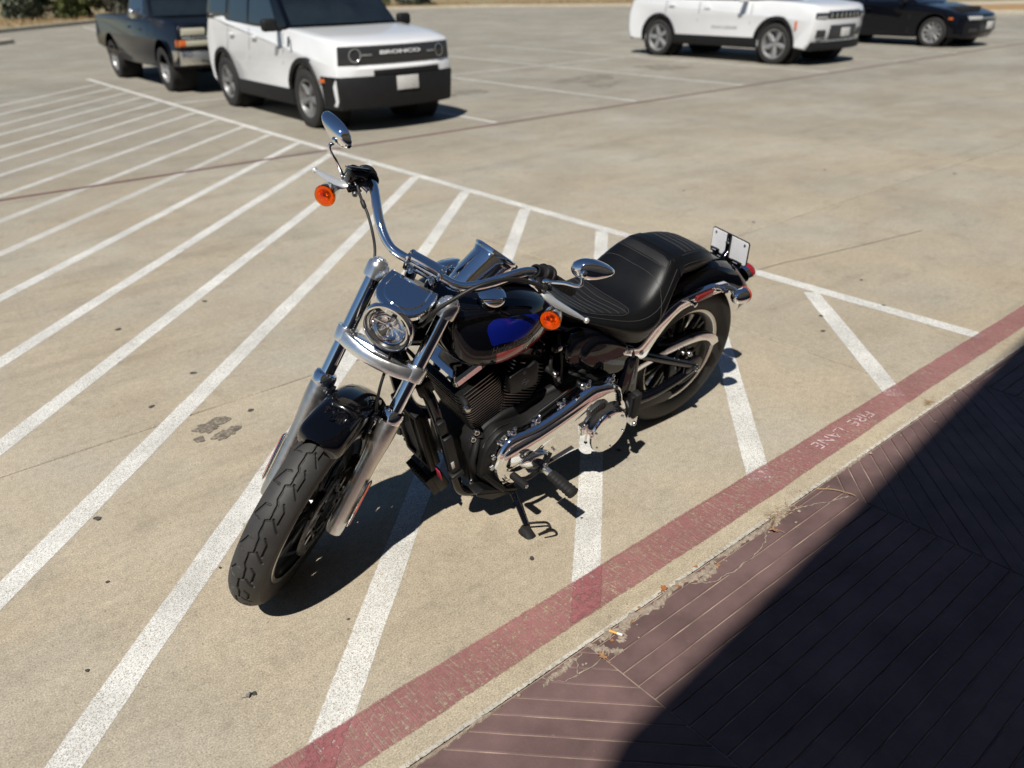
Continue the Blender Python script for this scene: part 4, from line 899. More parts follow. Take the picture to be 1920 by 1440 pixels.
def seat_at(i, t):
    x = float(i); zt, zb, w = (np.interp(-x, -_c[:, 0], _c[:, k_]) for k_ in (1, 2, 3)); q0 = np.interp(t*(len(SSEC)-1), range(len(SSEC)), SSEC[:, 0]); q1 = np.interp(t*(len(SSEC)-1), range(len(SSEC)), SSEC[:, 1])
    # rider pan is dished across its width, and shoulders bulge
    dish = 0.016*math.exp(-((x-0.52)/0.12)**2)
    z = zb+(zt-zb)*q1+dish*(np.minimum(1, np.abs(q0)/0.8)**2)*np.clip(q1, 0, 1)
    lo = 0.014*np.sin(np.clip(q1, 0, 1)*PI)*np.clip((q0-0.9)/0.1, 0, 1)*(1 if x > 0.2 else 0.4)
    return np.stack([np.full_like(np.asarray(t, float), x), q0*w+lo, z], -1)
sr = []
for i in range(len(_c)):
    h = seat_at(_c[i, 0], np.linspace(0, 1, 45)); m_ = h[1:-1][::-1].copy(); m_[:, 1] *= -1; sr.append(np.concatenate([h, m_]))
seat = part('seat', loft(sr), leather, bike, ang=70)
def seat_x(x): return float(x)
def seat_line(pts, r=0.0008, name='stitching', m=None, sides=(1, -1), dz=0.0006, parent=None):
    """polyline of (x, t) on the seat skin"""
    P0 = crom(np.array(pts, float), 8)
    for sg in sides:
        P = np.array([seat_at(seat_x(x), np.array([t]))[0] for x, t in P0]); P[:, 0] = P0[:, 0]; P[:, 1] *= sg; P[:, 2] += dz
        part(name, tube(P, r, 6, 1), m or thread, parent or seat)
tq = lambda q: q
seat_line([(0.70, 0.45), (0.62, 0.44), (0.53, 0.44), (0.45, 0.44), (0.38, 0.45), (0.335, 0.46), (0.30, 0.455), (0.262, 0.45), (0.235, 0.44)], 0.0007)         # shoulder seam
seat_line([(0.318, 0.0), (0.318, 0.15), (0.322, 0.30), (0.330, 0.42), (0.350, 0.55), (0.375, 0.70), (0.40, 0.80)], 0.0007)                            # seam across the back of the rider pan
for k, x in enumerate((0.63, 0.60, 0.57, 0.54, 0.51, 0.48)):                                                                                          # ribs of the quilted panel
    seat_line([(x, 0.0), (x-0.004, 0.15), (x-0.008, 0.27), (x-0.01, 0.335)], 0.0007)
seat_line([(0.66, 0.0), (0.655, 0.20), (0.64, 0.33), (0.60, 0.36), (0.54, 0.365), (0.48, 0.355), (0.455, 0.30), (0.45, 0.18), (0.45, 0.0)], 0.0007)
seat_line([(0.285, 0.0), (0.283, 0.2), (0.275, 0.29), (0.255, 0.30), (0.245, 0.28)], 0.0007)
for x in (0.155, 0.125, 0.095, 0.065, 0.035): seat_line([(x, 0.0), (x, 0.15), (x, 0.30)], 0.0007)
seat_line([(0.185, 0.34), (0.12, 0.33), (0.05, 0.33), (-0.01, 0.34)], 0.0007); seat_line([(0.20, 0.50), (0.10, 0.50), (0.0, 0.51), (-0.05, 0.52)], 0.0007)
# strap over the step between rider and pillion pads
strp = []
for dx in (-0.017, -0.0175, 0.0175, 0.017):
    i = seat_x(0.212+dx*0.9); h = seat_at(i, np.linspace(0, 0.82, 40)); h = np.concatenate([h[1:][::-1]*np.array([1, -1, 1]), h])
    up = 0.0045 if abs(dx) == 0.017 else 0.0; c_ = np.array([0.21, 0, 0.76]); d_ = h-c_; d_[:, 0] = 0
    strp.append(h+d_/np.linalg.norm(d_, axis=1)[:, None]*up+np.array([0.212+dx-i, 0, 0]))
part('strap', loft([strp[1], strp[0], strp[3], strp[2]], closed=False), leather, seat, ang=60)
# ribbed insert panels, a hair proud of the leather
def insert(x0, x1, tm, n=20, k=16, off=0.0004):
    rows = []
    for a in np.linspace(x0, x1, n):
        e = abs((a-(x0+x1)/2)/((x1-x0)/2)); tt = tm*(1-max(0, e-0.75)**2*8*0.5)
        h = seat_at(seat_x(a), np.linspace(0, tt, k)); h[:, 0] = a; h[:, 2] += off; rows.append(np.concatenate([h[1:][::-1]*np.array([1, -1, 1]), h]))
    return part('ribbed_insert', loft(rows, closed=False), leather_rib, seat, ang=80)
insert(0.455, 0.652, 0.335); insert(0.25, 0.28, 0.28, 8); insert(0.03, 0.165, 0.30)
# rear fender, struts, lights, plate
rsec = [(-0.080, -0.112), (-0.052, -0.114), (-0.026, -0.110), (-0.006, -0.096), (0.008, -0.072), (0.016, -0.038), (0.018, 0), (0.016, 0.038), (0.008, 0.072), (-0.006, 0.096), (-0.026, 0.110), (-0.052, 0.114), (-0.080, 0.112)]
rf = part('rear_fender', sheet(fender_rings(RA, 0.402, rsec, R(40), R(156), 56, lambda t: 1-0.30*max(0, (t-0.86)/0.14)**2), 0.004, RA), gloss_black, bike, ang=60)
part('fender_tip', sheet(fender_rings(RA, 0.418, [(0.0, -0.04), (0.005, -0.02), (0.006, 0), (0.005, 0.02), (0, 0.04)], R(112), R(140), 14), 0.004, RA), gloss_black, rf, ang=60)
ST_O = [(0.445, 0.547), (0.335, 0.490), (0.350, 0.470)]
SP = np.array([(0.452, 0.528), (0.445, 0.552), (0.378, 0.532), (0.352, 0.545), (0.318, 0.590), (0.282, 0.630), (0.240, 0.660), (0.195, 0.677), (0.10, 0.684), (0.0, 0.686), (-0.082, 0.678), (-0.098, 0.662), (-0.085, 0.644), (0.0, 0.646), (0.10, 0.641), (0.170, 0.629), (0.208, 0.610), (0.246, 0.577), (0.282, 0.536), (0.308, 0.496), (0.318, 0.476), (0.340, 0.470)])
for sg in (1, -1):
    fs = part('fender_strut', prism(round_poly(SP, 0.010, 4), sg*0.126, sg*0.148, 0.004, 3), chrome, bike, ang=30)
    for q in ((0.425, 0.534), (0.352, 0.505)): bolt(fs, (q[0], sg*0.148, q[1]), Y*sg, 0.0095, 0.005, steel)
    for q in ((0.142, 0.662), (-0.035, 0.667)):
        part('saddlebag_stud', lathe([(0.005, 0), (0.005, 0.012), (0.0095, 0.014), (0.0095, 0.018), (0.006, 0.020), (0.006, 0.026), (0.010, 0.028), (0.010, 0.034), (0.006, 0.036), (0, 0.036)], (q[0], sg*0.147, q[1]), Y*sg, 20), chrome, fs)
    part('side_reflector', [prism(round_poly([(0.100, 0.646), (0.102, 0.672), (0.012, 0.676), (0.010, 0.650)], 0.007), sg*0.149, sg*0.155, 0.002)], red_refl, fs)
    # rear turn signal: chrome bullet on a curved arm
    sc_ = np.array([-0.135, sg*0.190, 0.632]); sd = unit((-1, 0, -0.02))
    ts = part('turn_signal', [lathe([(0, -0.062), (0.012, -0.060), (0.022, -0.050), (0.029, -0.030), (0.0315, -0.008), (0.031, 0.004), (0, 0.004)], sc_, sd, 36)], chrome, bike)
    part('red_lens', lathe([(0.031, 0.003), (0.0322, 0.004), (0.0322, 0.010), (0.028, 0.016), (0.014, 0.020), (0, 0.021)], sc_, sd, 36), orange_refl, ts)
    part('signal_arm', [tube([(-0.055, sg*0.132, 0.662), (-0.085, sg*0.150, 0.655), (-0.110, sg*0.172, 0.645), (-0.120, sg*0.185, 0.637)], [0.018, 0.017, 0.013, 0.011], 16, 5, 0.8)], chrome, ts)
tl = part('tail_light', [loft([circ(np.array([-0.372, 0, 0.575]), 0.050, 0.036, unit((-1, 0, 0.25))), circ(np.array([-0.395, 0, 0.578]), 0.052, 0.038, unit((-1, 0, 0.25)))], True, True)], chrome, bike)
part('red_lens', loft([circ(np.array([-0.394, 0, 0.578]), 0.050, 0.036, unit((-1, 0, 0.25))), circ(np.array([-0.418, 0, 0.583]), 0.047, 0.034, unit((-1, 0, 0.25))), circ(np.array([-0.432, 0, 0.586]), 0.036, 0.025, unit((-1, 0, 0.25))), circ(np.array([-0.438, 0, 0.587]), 0.01, 0.007, unit((-1, 0, 0.25)))]), red_lens, tl, ang=60)
# licence plate seen from behind its bracket
PC = np.array([-0.247, 0.0, 0.728]); PT = R(9); PR_ = rotm('Y', PT)
def plate_poly(w, h, r): return round_poly([(-w, -h), (w, -h), (w, h), (-w, h)], r, 5)
def flat(P2, x0, x1):
    a = np.stack([np.full(len(P2), x0), P2[:, 0], P2[:, 1]], 1)@PR_.T+PC; b = np.stack([np.full(len(P2), x1), P2[:, 0], P2[:, 1]], 1)@PR_.T+PC
    return loft([a, b])
lp_ = part('license_plate', flat(plate_poly(0.089, 0.051, 0.010), 0.0, -0.0015), plate_white, bike, ang=30)
q1, q2 = plate_poly(0.092, 0.054, 0.011), plate_poly(0.084, 0.0465, 0.008)
fr_ = [np.stack([np.full(len(q), x), q[:, 0], q[:, 1]], 1)@PR_.T+PC for q, x in ((q1, -0.0018), (q1, -0.006), (q2, -0.006), (q2, -0.0018), (q1, -0.0018))]
part('plate_frame', loft(fr_, False, False), satin_black, lp_, ang=30)
bk = [rbox(PC+PR_@np.array([0.008, 0, 0.004]), (0.012, 0.020, 0.112), 0.003, PR_), rbox(PC+PR_@np.array([0.010, 0.052, -0.050]), (0.010, 0.050, 0.022), 0.003, PR_), rbox(PC+PR_@np.array([0.010, -0.060, -0.036]), (0.010, 0.042, 0.018), 0.003, PR_), rbox(PC+PR_@np.array([0.009, 0, -0.050]), (0.010, 0.14, 0.016), 0.003, PR_),
      tube([PC+PR_@np.array([0.010, 0, -0.02]), PC+np.array([0.035, 0, -0.045]), PC+np.array([0.075, 0, -0.040]), PC+np.array([0.10, 0, -0.028])], 0.013, 10, 4, 0.5)]
part('plate_bracket', bk, gloss_black, lp_)
for yy in (-0.072, 0.072): bolt(lp_, PC+PR_@np.array([0.0, yy, 0.037]), PR_@np.array([1, 0, 0]), 0.005, 0.002, steel)
bolt(lp_, PC+PR_@np.array([0.014, 0, 0.026]), PR_@np.array([1, 0, 0]), 0.007, 0.007, steel); bolt(lp_, PC+PR_@np.array([0.014, 0, 0.040]), PR_@np.array([1, 0, 0]), 0.004, 0.004, steel)
for a_, b_ in (((0.062, -0.047), (0.040, -0.047)), ((-0.072, -0.034), (-0.050, -0.034))):
    part('bracket_slot', tube([PC+PR_@np.array([0.016, a_[0], a_[1]]), PC+PR_@np.array([0.016, b_[0], b_[1]])], 0.0032, 8, 1), chrome, lp_)
# rear tail bracket behind the seat
part('fender_badge_bolt', [ell((0.02, 0.098, 0.705), (0.018, 0.006, 0.010), 14, 8)], gloss_black, rf)

# ---------------------------------------------------------------- frame and swingarm
fr = [tube([(1.33, 0, 0.82), (1.25, 0, 0.78), (0.95, 0, 0.70), (0.62, 0, 0.64), (0.45, 0, 0.56)], 0.028, 14, 5)]
for sg in (1, -1):
    fr.append(tube([(1.315, sg*0.02, 0.79), (1.29, sg*0.055, 0.71), (1.250, sg*0.108, 0.625), (1.210, sg*0.124, 0.49), (1.172, sg*0.126, 0.355), (1.148, sg*0.128, 0.262), (1.122, sg*0.130, 0.205), (1.070, sg*0.130, 0.178), (0.95, sg*0.130, 0.168), (0.70, sg*0.130, 0.175), (0.52, sg*0.135, 0.19), (0.44, sg*0.138, 0.24), (0.40, sg*0.140, 0.32), (0.385, sg*0.138, 0.44), (0.40, sg*0.13, 0.53)], 0.0185, 16, 5))
    fr.append(tube([(0.40, sg*0.13, 0.53), (0.48, sg*0.12, 0.575), (0.62, sg*0.09, 0.64), (0.72, sg*0.05, 0.68)], 0.016, 12, 5))
    fr.append(prism(round_poly([(0.44, 0.22), (0.36, 0.25), (0.345, 0.33), (0.365, 0.50), (0.42, 0.50), (0.43, 0.36)], 0.02), sg*0.135, sg*0.155, 0.004))
fr.append(lathe([(0, 0.60), (0.036, 0.60), (0.038, 0.61), (0.036, 0.76), (0.030, 0.77), (0, 0.77)], A0+np.array([0, 0, 0])+AXD*0.33-AXD*0.0, AXD, 24))
frm = part('frame', fr, gloss_black, bike)
sw = []
for sg in (1, -1):
    sw.append(tube([(0.40, sg*0.118, 0.512), (0.30, sg*0.128, 0.462), (0.12, sg*0.136, 0.378), (0.0, sg*0.140, 0.322)], 0.0175, 14, 4))
    sw.append(tube([(0.40, sg*0.120, 0.262), (0.24, sg*0.130, 0.252), (0.10, sg*0.136, 0.276), (0.0, sg*0.140, 0.312)], 0.0200, 14, 4))
    sw.append(prism(round_poly([(0.06, 0.27), (0.065, 0.36), (-0.02, 0.365), (-0.05, 0.335), (-0.045, 0.295)], 0.018), sg*0.130, sg*0.148, 0.004, 2, True))
    sw.append(tube([(0.395, sg*0.118, 0.26), (0.395, sg*0.118, 0.40), (0.39, sg*0.118, 0.51)], 0.016, 10, 3))
swa = part('swingarm', sw, gloss_black, bike)
for sg in (1, -1):
    part('axle_nut', [lathe([(0.017, 0), (0.017, 0.006), (0, 0.006)], (0.0, sg*0.148, 0.318), Y*sg, 24), lathe([(0.0145, 0.006), (0.0145, 0.018), (0.012, 0.020), (0, 0.020)], (0.0, sg*0.148, 0.318), Y*sg, 6), lathe([(0.009, 0.018), (0.009, 0.026), (0.006, 0.028), (0, 0.027)], (0.0, sg*0.148, 0.318), Y*sg, 20)], steel, swa)
    bolt(swa, (0.045, sg*0.136, 0.392), Y*sg, 0.012, 0.010, steel); bolt(swa, (0.02, sg*0.128, 0.37), Y*sg, 0.010, 0.010, steel); bolt(swa, (0.08, sg*0.130, 0.405), Y*sg, 0.008, 0.010, steel)
    part('chain_adjuster', [rbox((0.03, sg*0.152, 0.318), (0.05, 0.010, 0.026), 0.003)], gloss_black, swa)
# belt guard: black top web with a bright outer face
_up = crom(np.array([(0.330, 0.424), (0.22, 0.441), (0.12, 0.450), (0.03, 0.453), (-0.045, 0.447), (-0.10, 0.431), (-0.138, 0.407), (-0.156, 0.377)]), 5)
_dn = crom(np.array([(0.352, 0.372), (0.318, 0.398), (0.22, 0.415), (0.12, 0.424), (0.03, 0.427), (-0.040, 0.420), (-0.085, 0.402), (-0.112, 0.376), (-0.120, 0.366)]), 5)
BG = np.concatenate([_up, _dn[::-1]])
bgd = part('belt_guard', prism(BG, 0.1235, 0.1275, 0.0012), polished, bike, ang=30)
top = crom(np.array([(0.325, 0.428), (0.22, 0.442), (0.12, 0.451), (0.03, 0.454), (-0.045, 0.448), (-0.10, 0.432), (-0.138, 0.408), (-0.155, 0.380)]), 5)
part('guard_web', loft([[(x, 0.070, z-0.004) for x, z in top], [(x, 0.120, z) for x, z in top], [(x, 0.126, z-0.003) for x, z in top], [(x, 0.120, z-0.006) for x, z in top], [(x, 0.070, z-0.008) for x, z in top]], closed=False), gloss_black, bgd, ang=40)
part('drive_belt', [tube([(0.45+0.055*math.cos(a), 0.098, 0.325+0.055*math.sin(a)) for a in (PI/2, PI/4, 0)], 0.004, 6, 3)]+[loft([[(0.47, 0.086, 0.325+s_*0.056), (0.47, 0.110, 0.325+s_*0.056), (0.47, 0.110, 0.325+s_*0.051), (0.47, 0.086, 0.325+s_*0.051)], [(0.0, 0.086, 0.325+s_*0.114), (0, 0.110, 0.325+s_*0.114), (0, 0.110, 0.325+s_*0.109), (0, 0.086, 0.325+s_*0.109)]]) for s_ in (1, -1)], rubber, bike)
part('lower_belt_guard', prism(round_poly([(0.40, 0.205), (0.10, 0.168), (0.06, 0.180), (0.08, 0.215), (0.36, 0.240)], 0.012), 0.118, 0.124, 0.002), satin_black, bike)
# shock / rear mudguard inner
part('inner_mudguard', sheet(fender_rings(RA, 0.352, [(0, -0.085), (0.008, -0.04), (0.010, 0), (0.008, 0.04), (0, 0.085)], R(-10), R(75), 20), 0.004, RA), satin_black, bike)
# ---------------------------------------------------------------- engine
CK = np.array([0.955, 0, 0.338])
crank = [prism(round_poly([(1.085, 0.20), (1.10, 0.35), (1.04, 0.425), (0.95, 0.455), (0.80, 0.465), (0.62, 0.50), (0.43, 0.47), (0.41, 0.22), (0.55, 0.155), (0.95, 0.145)], 0.035), -0.115, 0.120, 0.016, 3, True)]
cr_ = part('crankcase', crank, wrinkle_black, bike)
lcase = round_poly([(1.082, 0.265), (1.070, 0.370), (1.015, 0.432), (0.900, 0.420), (0.760, 0.470), (0.640, 0.500), (0.515, 0.478), (0.455, 0.40), (0.455, 0.25), (0.54, 0.185), (0.70, 0.215), (0.93, 0.185), (1.03, 0.205)], 0.03)
part('inner_primary_case', [prism(lcase, 0.118, 0.172, 0.010, 3)], wrinkle_black, cr_)
gl_ = np.array([(1.062, 0.30), (1.060, 0.378), (1.020, 0.420), (0.985, 0.432), (0.90, 0.412), (0.86, 0.424)])
part('gasket_line', tube([(x, 0.150-0.012*(i > 3), z+0.004) for i, (x, z) in enumerate(gl_)], 0.0016, 6, 5), steel, cr_)
for k in range(2):
    tl_ = 1 if k == 0 else -1
    ca = unit((tl_*math.sin(R(22.5)), 0, math.cos(R(22.5)))); cxd = np.array([ca[2], 0, -ca[0]])   # along axis, and fore-aft across it
    Rm = np.stack([cxd, Y, ca], 1)
    def ringp(hx_, hy_, r, n_=5): return round_poly([(-hx_, -hy_), (hx_, -hy_), (hx_, hy_), (-hx_, hy_)], r, n_)
    def slabf(P, d0, d1): return loft([np.stack([P[:, 0], P[:, 1], np.full(len(P), d0)], 1)@Rm.T+CK, np.stack([P[:, 0], P[:, 1], np.full(len(P), d1)], 1)@Rm.T+CK])
    cyl = part('front_cylinder' if k == 0 else 'rear_cylinder', [lathe([(0.060, 0.07), (0.060, 0.27), (0.0, 0.27)], CK, ca, 32), slabf(ringp(0.060, 0.085, 0.02), 0.25, 0.302)], wrinkle_black, bike)
    for i in range(14):
        d = 0.106+i*0.0108; gx = 0.074+0.006*min(1, i/6)+(0.004 if i > 9 else 0); gy = 0.104+0.006*min(1, i/6)
        P = ringp(gx, gy, 0.030); V, F = slabf(P, d, d+0.0036); n_ = len(P)
        mi = [1]*n_+[0, 0]
        part('cooling_fin', (V, F, mi), [satin_black, fin_edge], cyl)
    for i in range(3):
        d = 0.262+i*0.0115; P = ringp(0.083-0.002*i, 0.112-0.004*i, 0.026); V, F = slabf(P, d, d+0.0040); n_ = len(P)
        part('cooling_fin', (V, F, [1]*n_+[0, 0]), [satin_black, fin_edge], cyl)
    # rocker box: black lower, chrome cover
    part('rocker_box', [slabf(ringp(0.062, 0.082, 0.014), 0.296, 0.320)], satin_black, cyl)
    rc_ = [np.stack([P[:, 0], P[:, 1], np.full(len(P), d)], 1)@Rm.T+CK for P, d in ((ringp(0.066, 0.086, 0.014), 0.312), (ringp(0.066, 0.086, 0.014), 0.332), (ringp(0.060, 0.080, 0.016), 0.344), (ringp(0.044, 0.064, 0.016), 0.352))]
    part('rocker_cover', loft(rc_), chrome if k == 0 else gloss_black, cyl, ang=25)
    for q in ((0.052, 0.072), (-0.052, 0.072), (0.052, -0.072), (-0.052, -0.072)): bolt(cyl, CK+Rm@np.array([q[0], q[1], 0.338]), ca, 0.006, 0.012, steel)
    # spark plug lead and cap
    sp_ = CK+Rm@np.array([0.066*tl_, 0.108, 0.278])
    part('spark_plug_cap', [tube([sp_-unit((0, 0.8, 0.1))*0.01, sp_+np.array([0.004*tl_, 0.014, -0.002]), sp_+np.array([0.008*tl_, 0.030, -0.006])], [0.010, 0.012, 0.010], 14, 3)], rubber, cyl)
    part('plug_stem', lathe([(0.010, 0.0), (0.012, 0.003), (0.012, 0.014), (0.008, 0.018), (0, 0.018)], sp_+np.array([0.008*tl_, 0.030, -0.006]), unit((0.3*tl_, 0.9, -0.3)), 16), steel, cyl)
# black coil/horn bracket between the cylinders, with a shield emblem pressed in
HB = round_poly([(0.985, 0.628), (0.975, 0.562), (0.935, 0.552), (0.925, 0.562), (0.885, 0.555), (0.862, 0.568), (0.866, 0.645), (0.880, 0.655), (0.915, 0.640), (0.93, 0.645)], 0.008)
hb = part('coil_cover', prism(HB, 0.135, 0.158, 0.004), satin_black, bike)
part('shield_emblem', [tube([(0.918+0.012*math.cos(a)*(1 if abs(math.sin(a)) < 0.8 else 0.6), 0.1588, 0.590+0.012*math.sin(a)) for a in np.linspace(0, 2*PI, 13)], 0.0012, 6, 2), rbox((0.918, 0.1588, 0.590), (0.030, 0.0016, 0.005), 0.0006)], letter_grey, hb)
bolt(hb, (0.925, 0.157, 0.628), Y, 0.006, 0.002, lamp_dark)
# ---- chrome primary cover: long swelling body, deep round clutch housing behind, derby cover
PO = np.array([(1.040, 0.325), (1.030, 0.375), (0.995, 0.412), (0.955, 0.418), (0.870, 0.420), (0.760, 0.448), (0.660, 0.484), (0.610, 0.488), (0.540, 0.470), (0.490, 0.432), (0.468, 0.370), (0.466, 0.290), (0.484, 0.228), (0.528, 0.196), (0.580, 0.194), (0.640, 0.220), (0.72, 0.226), (0.85, 0.212), (0.95, 0.206), (1.005, 0.228), (1.034, 0.270)])
PO = smooth_poly(PO, 4)
if area(PO) < 0: PO = PO[::-1]
def pring(d, y): q = inset(PO, d) if d > 0 else PO; return np.stack([q[:, 0], np.full(len(q), y), q[:, 1]], 1)
prm = part('primary_cover', loft([pring(0, 0.168), pring(0, 0.188), pring(0.0015, 0.196), pring(0.0055, 0.204), pring(0.012, 0.2095), pring(0.020, 0.2125), pring(0.028, 0.2132)]), chrome, bike, ang=16)
part('cover_flange', [loft([pring(-0.005, 0.166), pring(-0.005, 0.174), pring(-0.002, 0.177), pring(0.002, 0.178)])], chrome, prm, ang=20)
# swelling ridge from the crank end back to the clutch housing
def strap_loft(rows, N=18, e=0.75):
    rings = []
    for x, z, h, y, t in rows:
        a = np.arange(N)*2*PI/N
        rings.append(np.stack([np.full(N, x), y+t*np.sign(np.sin(a))*np.abs(np.sin(a))**e, z+h*np.sign(np.cos(a))*np.abs(np.cos(a))**e], 1))
    return loft(rings)
part('cover_ridge', [strap_loft([(1.026, 0.332, 0.012, 0.206, 0.005), (1.018, 0.332, 0.036, 0.206, 0.012), (0.995, 0.338, 0.052, 0.206, 0.019), (0.95, 0.348, 0.050, 0.206, 0.021), (0.88, 0.362, 0.040, 0.206, 0.018), (0.80, 0.382, 0.034, 0.206, 0.015), (0.72, 0.405, 0.030, 0.206, 0.012), (0.66, 0.424, 0.026, 0.206, 0.009), (0.625, 0.436, 0.016, 0.206, 0.005), (0.612, 0.440, 0.006, 0.206, 0.002)])], chrome, prm, ang=60)
# round clutch housing and derby cover
DC = np.array([0.562, 0.205, 0.292]); DN = unit((0, 1, 0.02))
part('clutch_housing', lathe([(0.120, 0.002), (0.113, 0.009), (0.103, 0.014), (0.097, 0.021), (0.091, 0.029), (0.086, 0.032)], DC, DN, 64), chrome, prm)
db = part('derby_cover', lathe([(0.0865, 0.030), (0.0875, 0.034), (0.0865, 0.040), (0.082, 0.0425), (0.078, 0.0430), (0.05, 0.0436), (0.0, 0.0440)], DC, DN, 72), chrome, prm, ang=20)
for k in range(6):
    a = 2*PI*k/6+0.3; bolt(db, DC+np.array([math.cos(a)*0.0735, 0.0432, math.sin(a)*0.0735]), DN, 0.0052, 0.004, chrome)
# louvred dark vent and recess above the derby cover
VNT = round_poly([(0.652, 0.372), (0.658, 0.404), (0.610, 0.428), (0.572, 0.420), (0.580, 0.392), (0.615, 0.388)], 0.008)
part('vent_recess', prism(VNT, 0.212, 0.2235, 0.002), lamp_dark, prm)
for k in range(7):
    x = 0.582+k*0.0098; part('vent_louvre', tube([(x+0.004, 0.2240, 0.396-0.0028*max(0, k-1)), (x+0.008, 0.2240, 0.419-0.0022*max(0, k-2))], 0.0020, 6, 1), satin_black, prm)
part('filler_boss', [rbox((0.668, 0.215, 0.330), (0.034, 0.022, 0.046), 0.006, rotm('Y', 0.15)), rbox((0.668, 0.224, 0.330), (0.020, 0.008, 0.030), 0.003, rotm('Y', 0.15))], chrome, prm)
# oval inspection swelling at the front, embossed lettering strip and bolt clusters
part('inspection_cover', [strap_loft([(0.955, 0.305, 0.004, 0.222, 0.003), (0.94, 0.303, 0.022, 0.222, 0.010), (0.90, 0.297, 0.030, 0.222, 0.013), (0.86, 0.291, 0.026, 0.221, 0.011), (0.825, 0.286, 0.012, 0.220, 0.006), (0.815, 0.284, 0.004, 0.220, 0.002)])], chrome, prm, ang=60)
part('lower_slot', tube([(0.86, 0.2165, 0.240), (0.78, 0.2165, 0.250), (0.705, 0.2165, 0.262)], 0.0042, 8, 3), lamp_dark, prm)
for q in ((1.010, 0.395), (0.968, 0.420), (0.866, 0.428), (0.762, 0.456), (0.650, 0.492), (0.532, 0.474)):
    part('bolt_cluster', [lathe([(0.011, -0.016), (0.012, 0.0), (0.0105, 0.006), (0.006, 0.010), (0, 0.0105)], (q[0], 0.184, q[1]), (0.1, 0.85, 0.5), 18), ell((q[0]+0.012, 0.178, q[1]+0.004), (0.008, 0.008, 0.008), 10, 7), ell((q[0]-0.010, 0.180, q[1]+0.010), (0.007, 0.007, 0.009), 10, 7)], chrome, prm)
for q in ((1.044, 0.300), (1.040, 0.345), (0.985, 0.212)): bolt(prm, (q[0], 0.176, q[1]), Y, 0.008, 0.010, chrome)
bolt(prm, (0.955, 0.226, 0.345), Y, 0.008, 0.008, lamp_dark); bolt(prm, (0.82, 0.2165, 0.285), Y, 0.006, 0.006, chrome); bolt(prm, (0.80, 0.2165, 0.296), Y, 0.005, 0.006, chrome); bolt(prm, (0.842, 0.2165, 0.268), Y, 0.005, 0.006, chrome)
# transmission top, starter, oil filler, side cover
part('transmission_case', [prism(round_poly([(0.76, 0.44), (0.74, 0.50), (0.60, 0.545), (0.45, 0.53), (0.42, 0.42), (0.55, 0.36), (0.74, 0.38)], 0.03), -0.10, 0.125, 0.012, 3, True), tube([(0.80, 0.10, 0.445), (0.72, 0.118, 0.475), (0.62, 0.122, 0.505)], 0.022, 12, 4)], wrinkle_black, cr_)
part('side_cover', [prism(smooth_poly([(0.66, 0.60), (0.60, 0.645), (0.50, 0.615), (0.415, 0.560), (0.385, 0.500), (0.40, 0.445), (0.47, 0.435), (0.57, 0.470), (0.645, 0.530)], 5), 0.05, 0.146, 0.030, 5)], gloss_black, bike, ang=50)
part('oil_tank', [prism(smooth_poly([(0.70, 0.66), (0.62, 0.68), (0.47, 0.62), (0.43, 0.50), (0.50, 0.44), (0.66, 0.50), (0.72, 0.58)], 4), -0.13, 0.13, 0.03, 4, True)], gloss_black, bike)
part('ignition_wiring', [tube([(0.78, 0.12, 0.62), (0.79, 0.135, 0.585), (0.77, 0.14, 0.54), (0.74, 0.13, 0.49)], 0.006, 8, 5), tube([(0.74, 0.10, 0.68), (0.745, 0.125, 0.63), (0.735, 0.13, 0.57), (0.72, 0.125, 0.50)], 0.005, 8, 5), rbox((0.775, 0.135, 0.655), (0.03, 0.02, 0.02), 0.003)], cable_black, bike)
part('chrome_connector', rbox((0.770, 0.146, 0.660), (0.016, 0.006, 0.014), 0.002), polished, bike)
# linkage rod from shift lever up to the gearbox, with ball end
part('shift_linkage', [tube([(0.70, 0.185, 0.520), (0.745, 0.18, 0.498), (0.80, 0.175, 0.472), (0.85, 0.17, 0.448)], 0.0055, 10, 3), lathe([(0.009, 0), (0.010, 0.006), (0.010, 0.024), (0.007, 0.028), (0, 0.028)], (0.700, 0.172, 0.520), Y, 16)], satin_black, bike)
part('linkage_ball', [ell((0.700, 0.205, 0.522), (0.0115, 0.0115, 0.0115), 16, 10)], steel, bike)
# ---- front of engine: oil cooler, shroud, regulator, voltage box, hoses
oc = part('oil_cooler', [rbox((1.205, -0.012, 0.400), (0.030, 0.145, 0.235), 0.006, rotm('Y', R(15)))], satin_black, bike)
for k in range(24):
    d = -0.095+k*0.0082; part('cooler_fin', rbox(np.array([1.205, -0.012, 0.400])+rotm('Y', R(15))@np.array([0.017, 0.0, d]), (0.006, 0.112, 0.0028), 0.0006, rotm('Y', R(15)), 1), plastic_black, oc)
shr = [rbox(np.array([1.210, -0.012+s_*0.068, 0.400])+rotm('Y', R(15))@np.array([0.014, 0, 0]), (0.022, 0.018, 0.255), 0.005, rotm('Y', R(15))) for s_ in (1, -1)]+[rbox(np.array([1.210, -0.012, 0.400])+rotm('Y', R(15))@np.array([0.014, 0, s_*0.122]), (0.022, 0.15, 0.020), 0.005, rotm('Y', R(15))) for s_ in (1, -1)]+[rbox(np.array([1.210, 0.010, 0.400])+rotm('Y', R(15))@np.array([0.020, 0, 0]), (0.006, 0.008, 0.22), 0.002, rotm('Y', R(15)))]
part('cooler_shroud', shr, plastic_black, oc)
part('warning_label', [rbox(np.array([1.172, 0.072, 0.268])+np.array([0.012, 0.012, 0]), (0.003, 0.026, 0.046), 0.001, rotm('Y', R(15)))], decal_red, oc)
